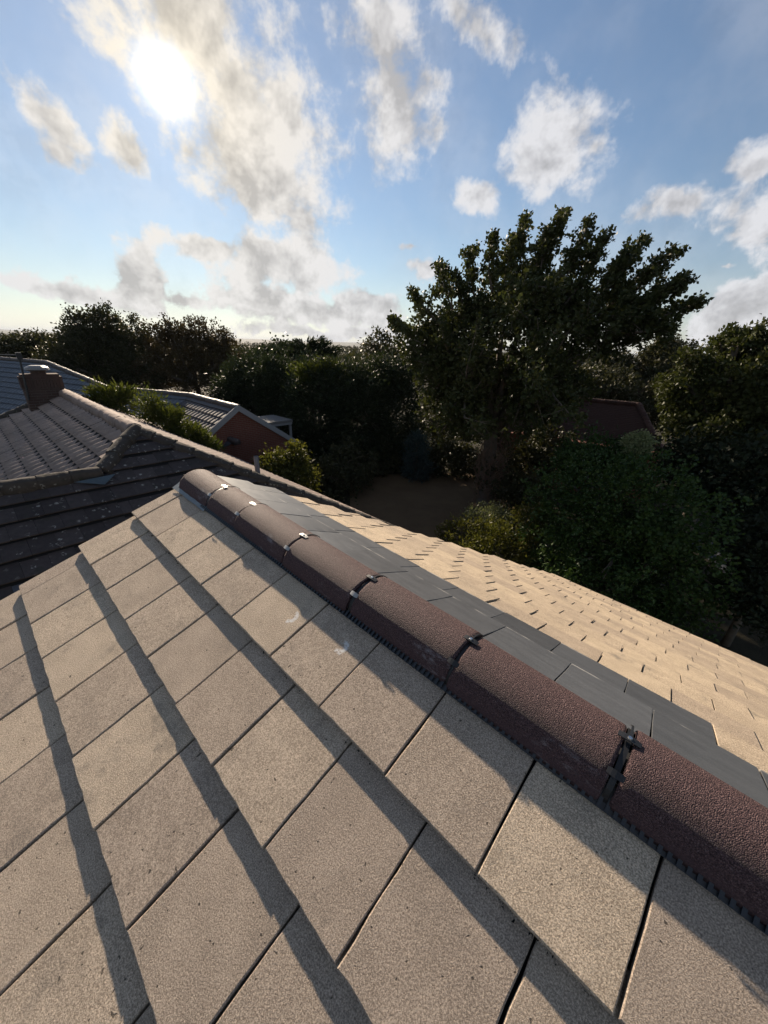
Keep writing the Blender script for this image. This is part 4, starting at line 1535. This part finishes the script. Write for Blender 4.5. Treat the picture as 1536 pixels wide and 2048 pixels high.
plant('laurel_bush', 'dark shrub in deep shade behind the lawn left of the spruce', 'bush',
      [lobe_px(770, 925, 40, 40, 20.5, .9), lobe_px(740, 945, 30, 26, 20, .8)], M['l_dark'], 130, 28, .18, .19, .13, trunk_r=.07, seed=46, trunk=False)
plant('laurel_bush', 'dark shrub in deep shade between spruce and sycamore trunk', 'bush',
      [lobe_px(890, 920, 34, 40, 20.5, .9), lobe_px(930, 925, 30, 30, 20.5, .8)], M['l_dark'], 120, 28, .18, .19, .13, trunk_r=.07, seed=47, trunk=False)
plant('laurel_bush', 'dark shrub right of the sycamore trunk', 'bush',
      [lobe_px(1060, 940, 45, 50, 17.5, 1.0), lobe_px(1100, 900, 50, 50, 18.5, 1.0), lobe_px(1040, 985, 50, 30, 15.5, .8)], M['l_dark'], 260, 28, .17, .17, .12, trunk_r=.08, seed=48, trunk=False)

# --- big clipped hedge and its neighbours
plant('hedge_bush', 'huge dense dark green evergreen bush beyond the bright tiles', 'bush',
      [lobe_px(1190, 1010, 130, 95, 11.5, 2.0), lobe_px(1290, 1020, 110, 100, 11.2, 1.9), lobe_px(1230, 1120, 150, 110, 10.6, 1.9), lobe_px(1130, 1080, 90, 90, 11.0, 1.6), lobe_px(1330, 1140, 80, 100, 10.6, 1.5), lobe_px(1200, 1210, 170, 90, 10.0, 1.6)],
      M['l_hedge'], 2100, 22, .085, .095, .062, trunk_r=.16, seed=51, trunk=False, shell=.22, up=.1, outw=.8)
plant('hedge_bush', 'fresh green rounded bush in front of the red cottage roof', 'bush',
      [lobe_px(1185, 910, 55, 40, 13.8, 1.0), lobe_px(1160, 935, 45, 40, 13.4, .9), lobe_px(1230, 930, 40, 36, 13.6, .8)], M['l_hedge'], 260, 26, .12, .13, .06, trunk_r=.08, seed=52, trunk=False, up=.5)
plant('topiary_bush', 'grey-green ball-shaped bush by the cottage roof, leaf colour paled to look sunlit', 'bush',
      [lobe_px(1274, 890, 24, 22, 13.2, .42)], M['l_painted_lit'], 130, 22, .05, .07, .045, trunk_r=.04, seed=53, trunk=False, shell=.15)
plant('golden_bush', 'olive gold ragged bush at the foot of the lawn', 'bush',
      [lobe_px(930, 1080, 50, 34, 11.2, .9), lobe_px(1000, 1085, 55, 40, 11.0, .9), lobe_px(1060, 1050, 34, 36, 11.0, .7), lobe_px(985, 1110, 90, 40, 10.6, .9)], M['l_gold'], 330, 28, .11, .10, .05, trunk_r=.06, seed=54, trunk=False, up=.6, outw=.9)
plant('lavender_bush', 'grey-green mound bush behind the olive gold bush', 'bush',
      [lobe_px(965, 1042, 42, 26, 12.2, .7), lobe_px(1000, 1050, 30, 22, 12.0, .6)], M['l_grey'], 170, 26, .09, .09, .04, trunk_r=.05, seed=55, trunk=False, up=.7)

# --- right hand trees
plant('lime_tree', 'olive green tree filling the right edge of the photo', 'tree',
      [lobe_px(1420, 790, 75, 70, 17.5, 2.0), lobe_px(1400, 860, 85, 70, 17.0, 2.0), lobe_px(1480, 740, 70, 70, 18, 2.0), lobe_px(1530, 700, 60, 60, 18, 1.8), lobe_px(1510, 830, 90, 80, 16.5, 2.2), lobe_px(1560, 780, 90, 90, 16.5, 2.2), lobe_px(1370, 780, 40, 50, 17.5, 1.2), lobe_px(1390, 730, 30, 30, 17.8, .9), lobe_px(1450, 690, 36, 30, 18, .9)],
      M['l_olive'], 1900, 28, .115, .13, .10, trunk_r=.22, seed=61, bump=6, group='trees on the right')
plant('ash_tree', 'distant rounded dark tree between sycamore and right edge', 'tree',
      [lobe_px(1330, 700, 45, 34, 32, 2.0), lobe_px(1365, 715, 34, 30, 32, 1.6), lobe_px(1290, 735, 40, 36, 31, 1.8), lobe_px(1240, 740, 50, 40, 31, 1.8), lobe_px(1330, 750, 60, 40, 30, 2), lobe_px(1325, 825, 50, 60, 27, 1.6)], M['l_dark'], 640, 32, .18, .17, .13, trunk_r=.2, seed=62, bump=5, group='trees on the right')
plant('ash_tree', 'dark tree behind the cottage under the sycamore boughs', 'tree',
      [lobe_px(1170, 770, 60, 40, 28, 2.0), lobe_px(1110, 780, 60, 50, 28, 2.0), lobe_px(1230, 785, 50, 36, 27, 1.8), lobe_px(1050, 800, 60, 60, 27, 2.0), lobe_px(960, 830, 70, 60, 27, 2.0), lobe_px(880, 850, 60, 60, 27, 2)], M['l_dark'], 900, 32, .2, .18, .14, trunk_r=.2, seed=63, group='trees on the right')
plant('yew_bush', 'shrub mass under the right hand tree, needle colour darkened to deepen the shade', 'bush',
      [lobe_px(1420, 960, 70, 60, 14.5, 1.5), lobe_px(1500, 980, 80, 70, 13.5, 1.6), lobe_px(1380, 930, 50, 50, 15, 1.3), lobe_px(1550, 950, 80, 80, 13.5, 1.8)], M['l_yew_shaded'], 420, 28, .16, .15, .09, trunk_r=.1, seed=64, trunk=False)
plant('yew_bush', 'clipped bush at the right edge beside the path, needle colour darkened to deepen the shade', 'bush',
      [lobe_px(1510, 1070, 60, 55, 12.5, 1.1), lobe_px(1570, 1120, 70, 70, 11, 1.2), lobe_px(1500, 1190, 50, 40, 10.5, .8), lobe_px(1560, 1230, 60, 50, 10, .8)], M['l_yew_shaded'], 420, 26, .12, .11, .07, trunk_r=.08, seed=65, trunk=False, shell=.25)

# ------------------------------------------------------------------ far country
def far_wood():
    r_ = np.random.default_rng(9)
    lob = []
    for i in range(700):
        az = RAD(r_.uniform(-64, 64))
        dist = 75 + 900 * r_.uniform() ** 1.6
        h = r_.uniform(3.0, 6.0)
        lob.append((np.array([dist * math.sin(az), dist * math.cos(az), h * .5]), (h * r_.uniform(.7, 1.4), h * .8, h * .5)))
    v, f = scatter(lob, 9000, 9, .55, 1.0, .8, r_)
    o = link('woodland', mesh_np('woodland', v, f), M['l_dark'])
    tag(o, 'far band of dark woodland below the horizon', 'woodland', kind='stuff')


far_wood()


def hills():
    r_ = np.random.default_rng(12)
    v, f = [], []
    n_ = 160
    rows = [(1500, 0), (3200, 14), (4200, 26), (5600, 36), (7000, 20)]
    for (R_, h) in rows:
        for i in range(n_):
            az = RAD(-100 + 200 * i / (n_ - 1))
            z = h * (.75 + .35 * math.sin(az * 7 + R_) + .2 * math.sin(az * 23 + R_ * .3))
            v.append((R_ * math.sin(az), R_ * math.cos(az), z - .5))
    for q in range(len(rows) - 1):
        for i in range(n_ - 1):
            f.append((q * n_ + i, q * n_ + i + 1, (q + 1) * n_ + i + 1, (q + 1) * n_ + i))
    o = link('hills', mesh_np('hills', v, f, True), M['hill'])
    tag(o, kind='structure')


hills()

# ------------------------------------------------------------------ small dirt on the near slope
def grit():
    r_ = random.Random(4)
    b = MB()
    for i in range(420):
        k = 0 if r_.random() < .75 else r_.choice((1, 2))
        a_ = r_.uniform(.2, 2.9)
        if math.sin(a_ * 5.1 + k) + math.sin(a_ * 13.3) < .1:
            continue
        p = F(a_, k * TG + abs(r_.gauss(0, .007)) + .001, -TT + .002)
        sz = r_.uniform(.0015, .0055)
        ax = [unit([r_.gauss(0, 1) for _ in range(3)]) for _ in range(4)]
        b.add([p + q * sz * r_.uniform(.7, 1.3) for q in ax] , [(0, 1, 2), (0, 2, 3), (0, 3, 1), (1, 3, 2)])
    o = link('moss', b.mesh('moss'), M['felt'], house)
    tag(o, kind='stuff')


grit()

# ------------------------------------------------------------------ air
def haze():
    b = MB()
    b.box((0, 0, 34), (1, 0, 0), (0, 1, 0), (0, 0, 1), (8990, 8990, 36))
    m, T = new_mat('haze')
    pv = T.n('ShaderNodeVolumePrincipled', {'Color': rgb(.78, .86, 1.0), 'Density': 8e-5, 'Anisotropy': .0})
    T.n('ShaderNodeOutputMaterial', {'Volume': pv.outputs[0]})
    o = link('haze', b.mesh('haze'), m)
    tag(o, kind='stuff')


haze()
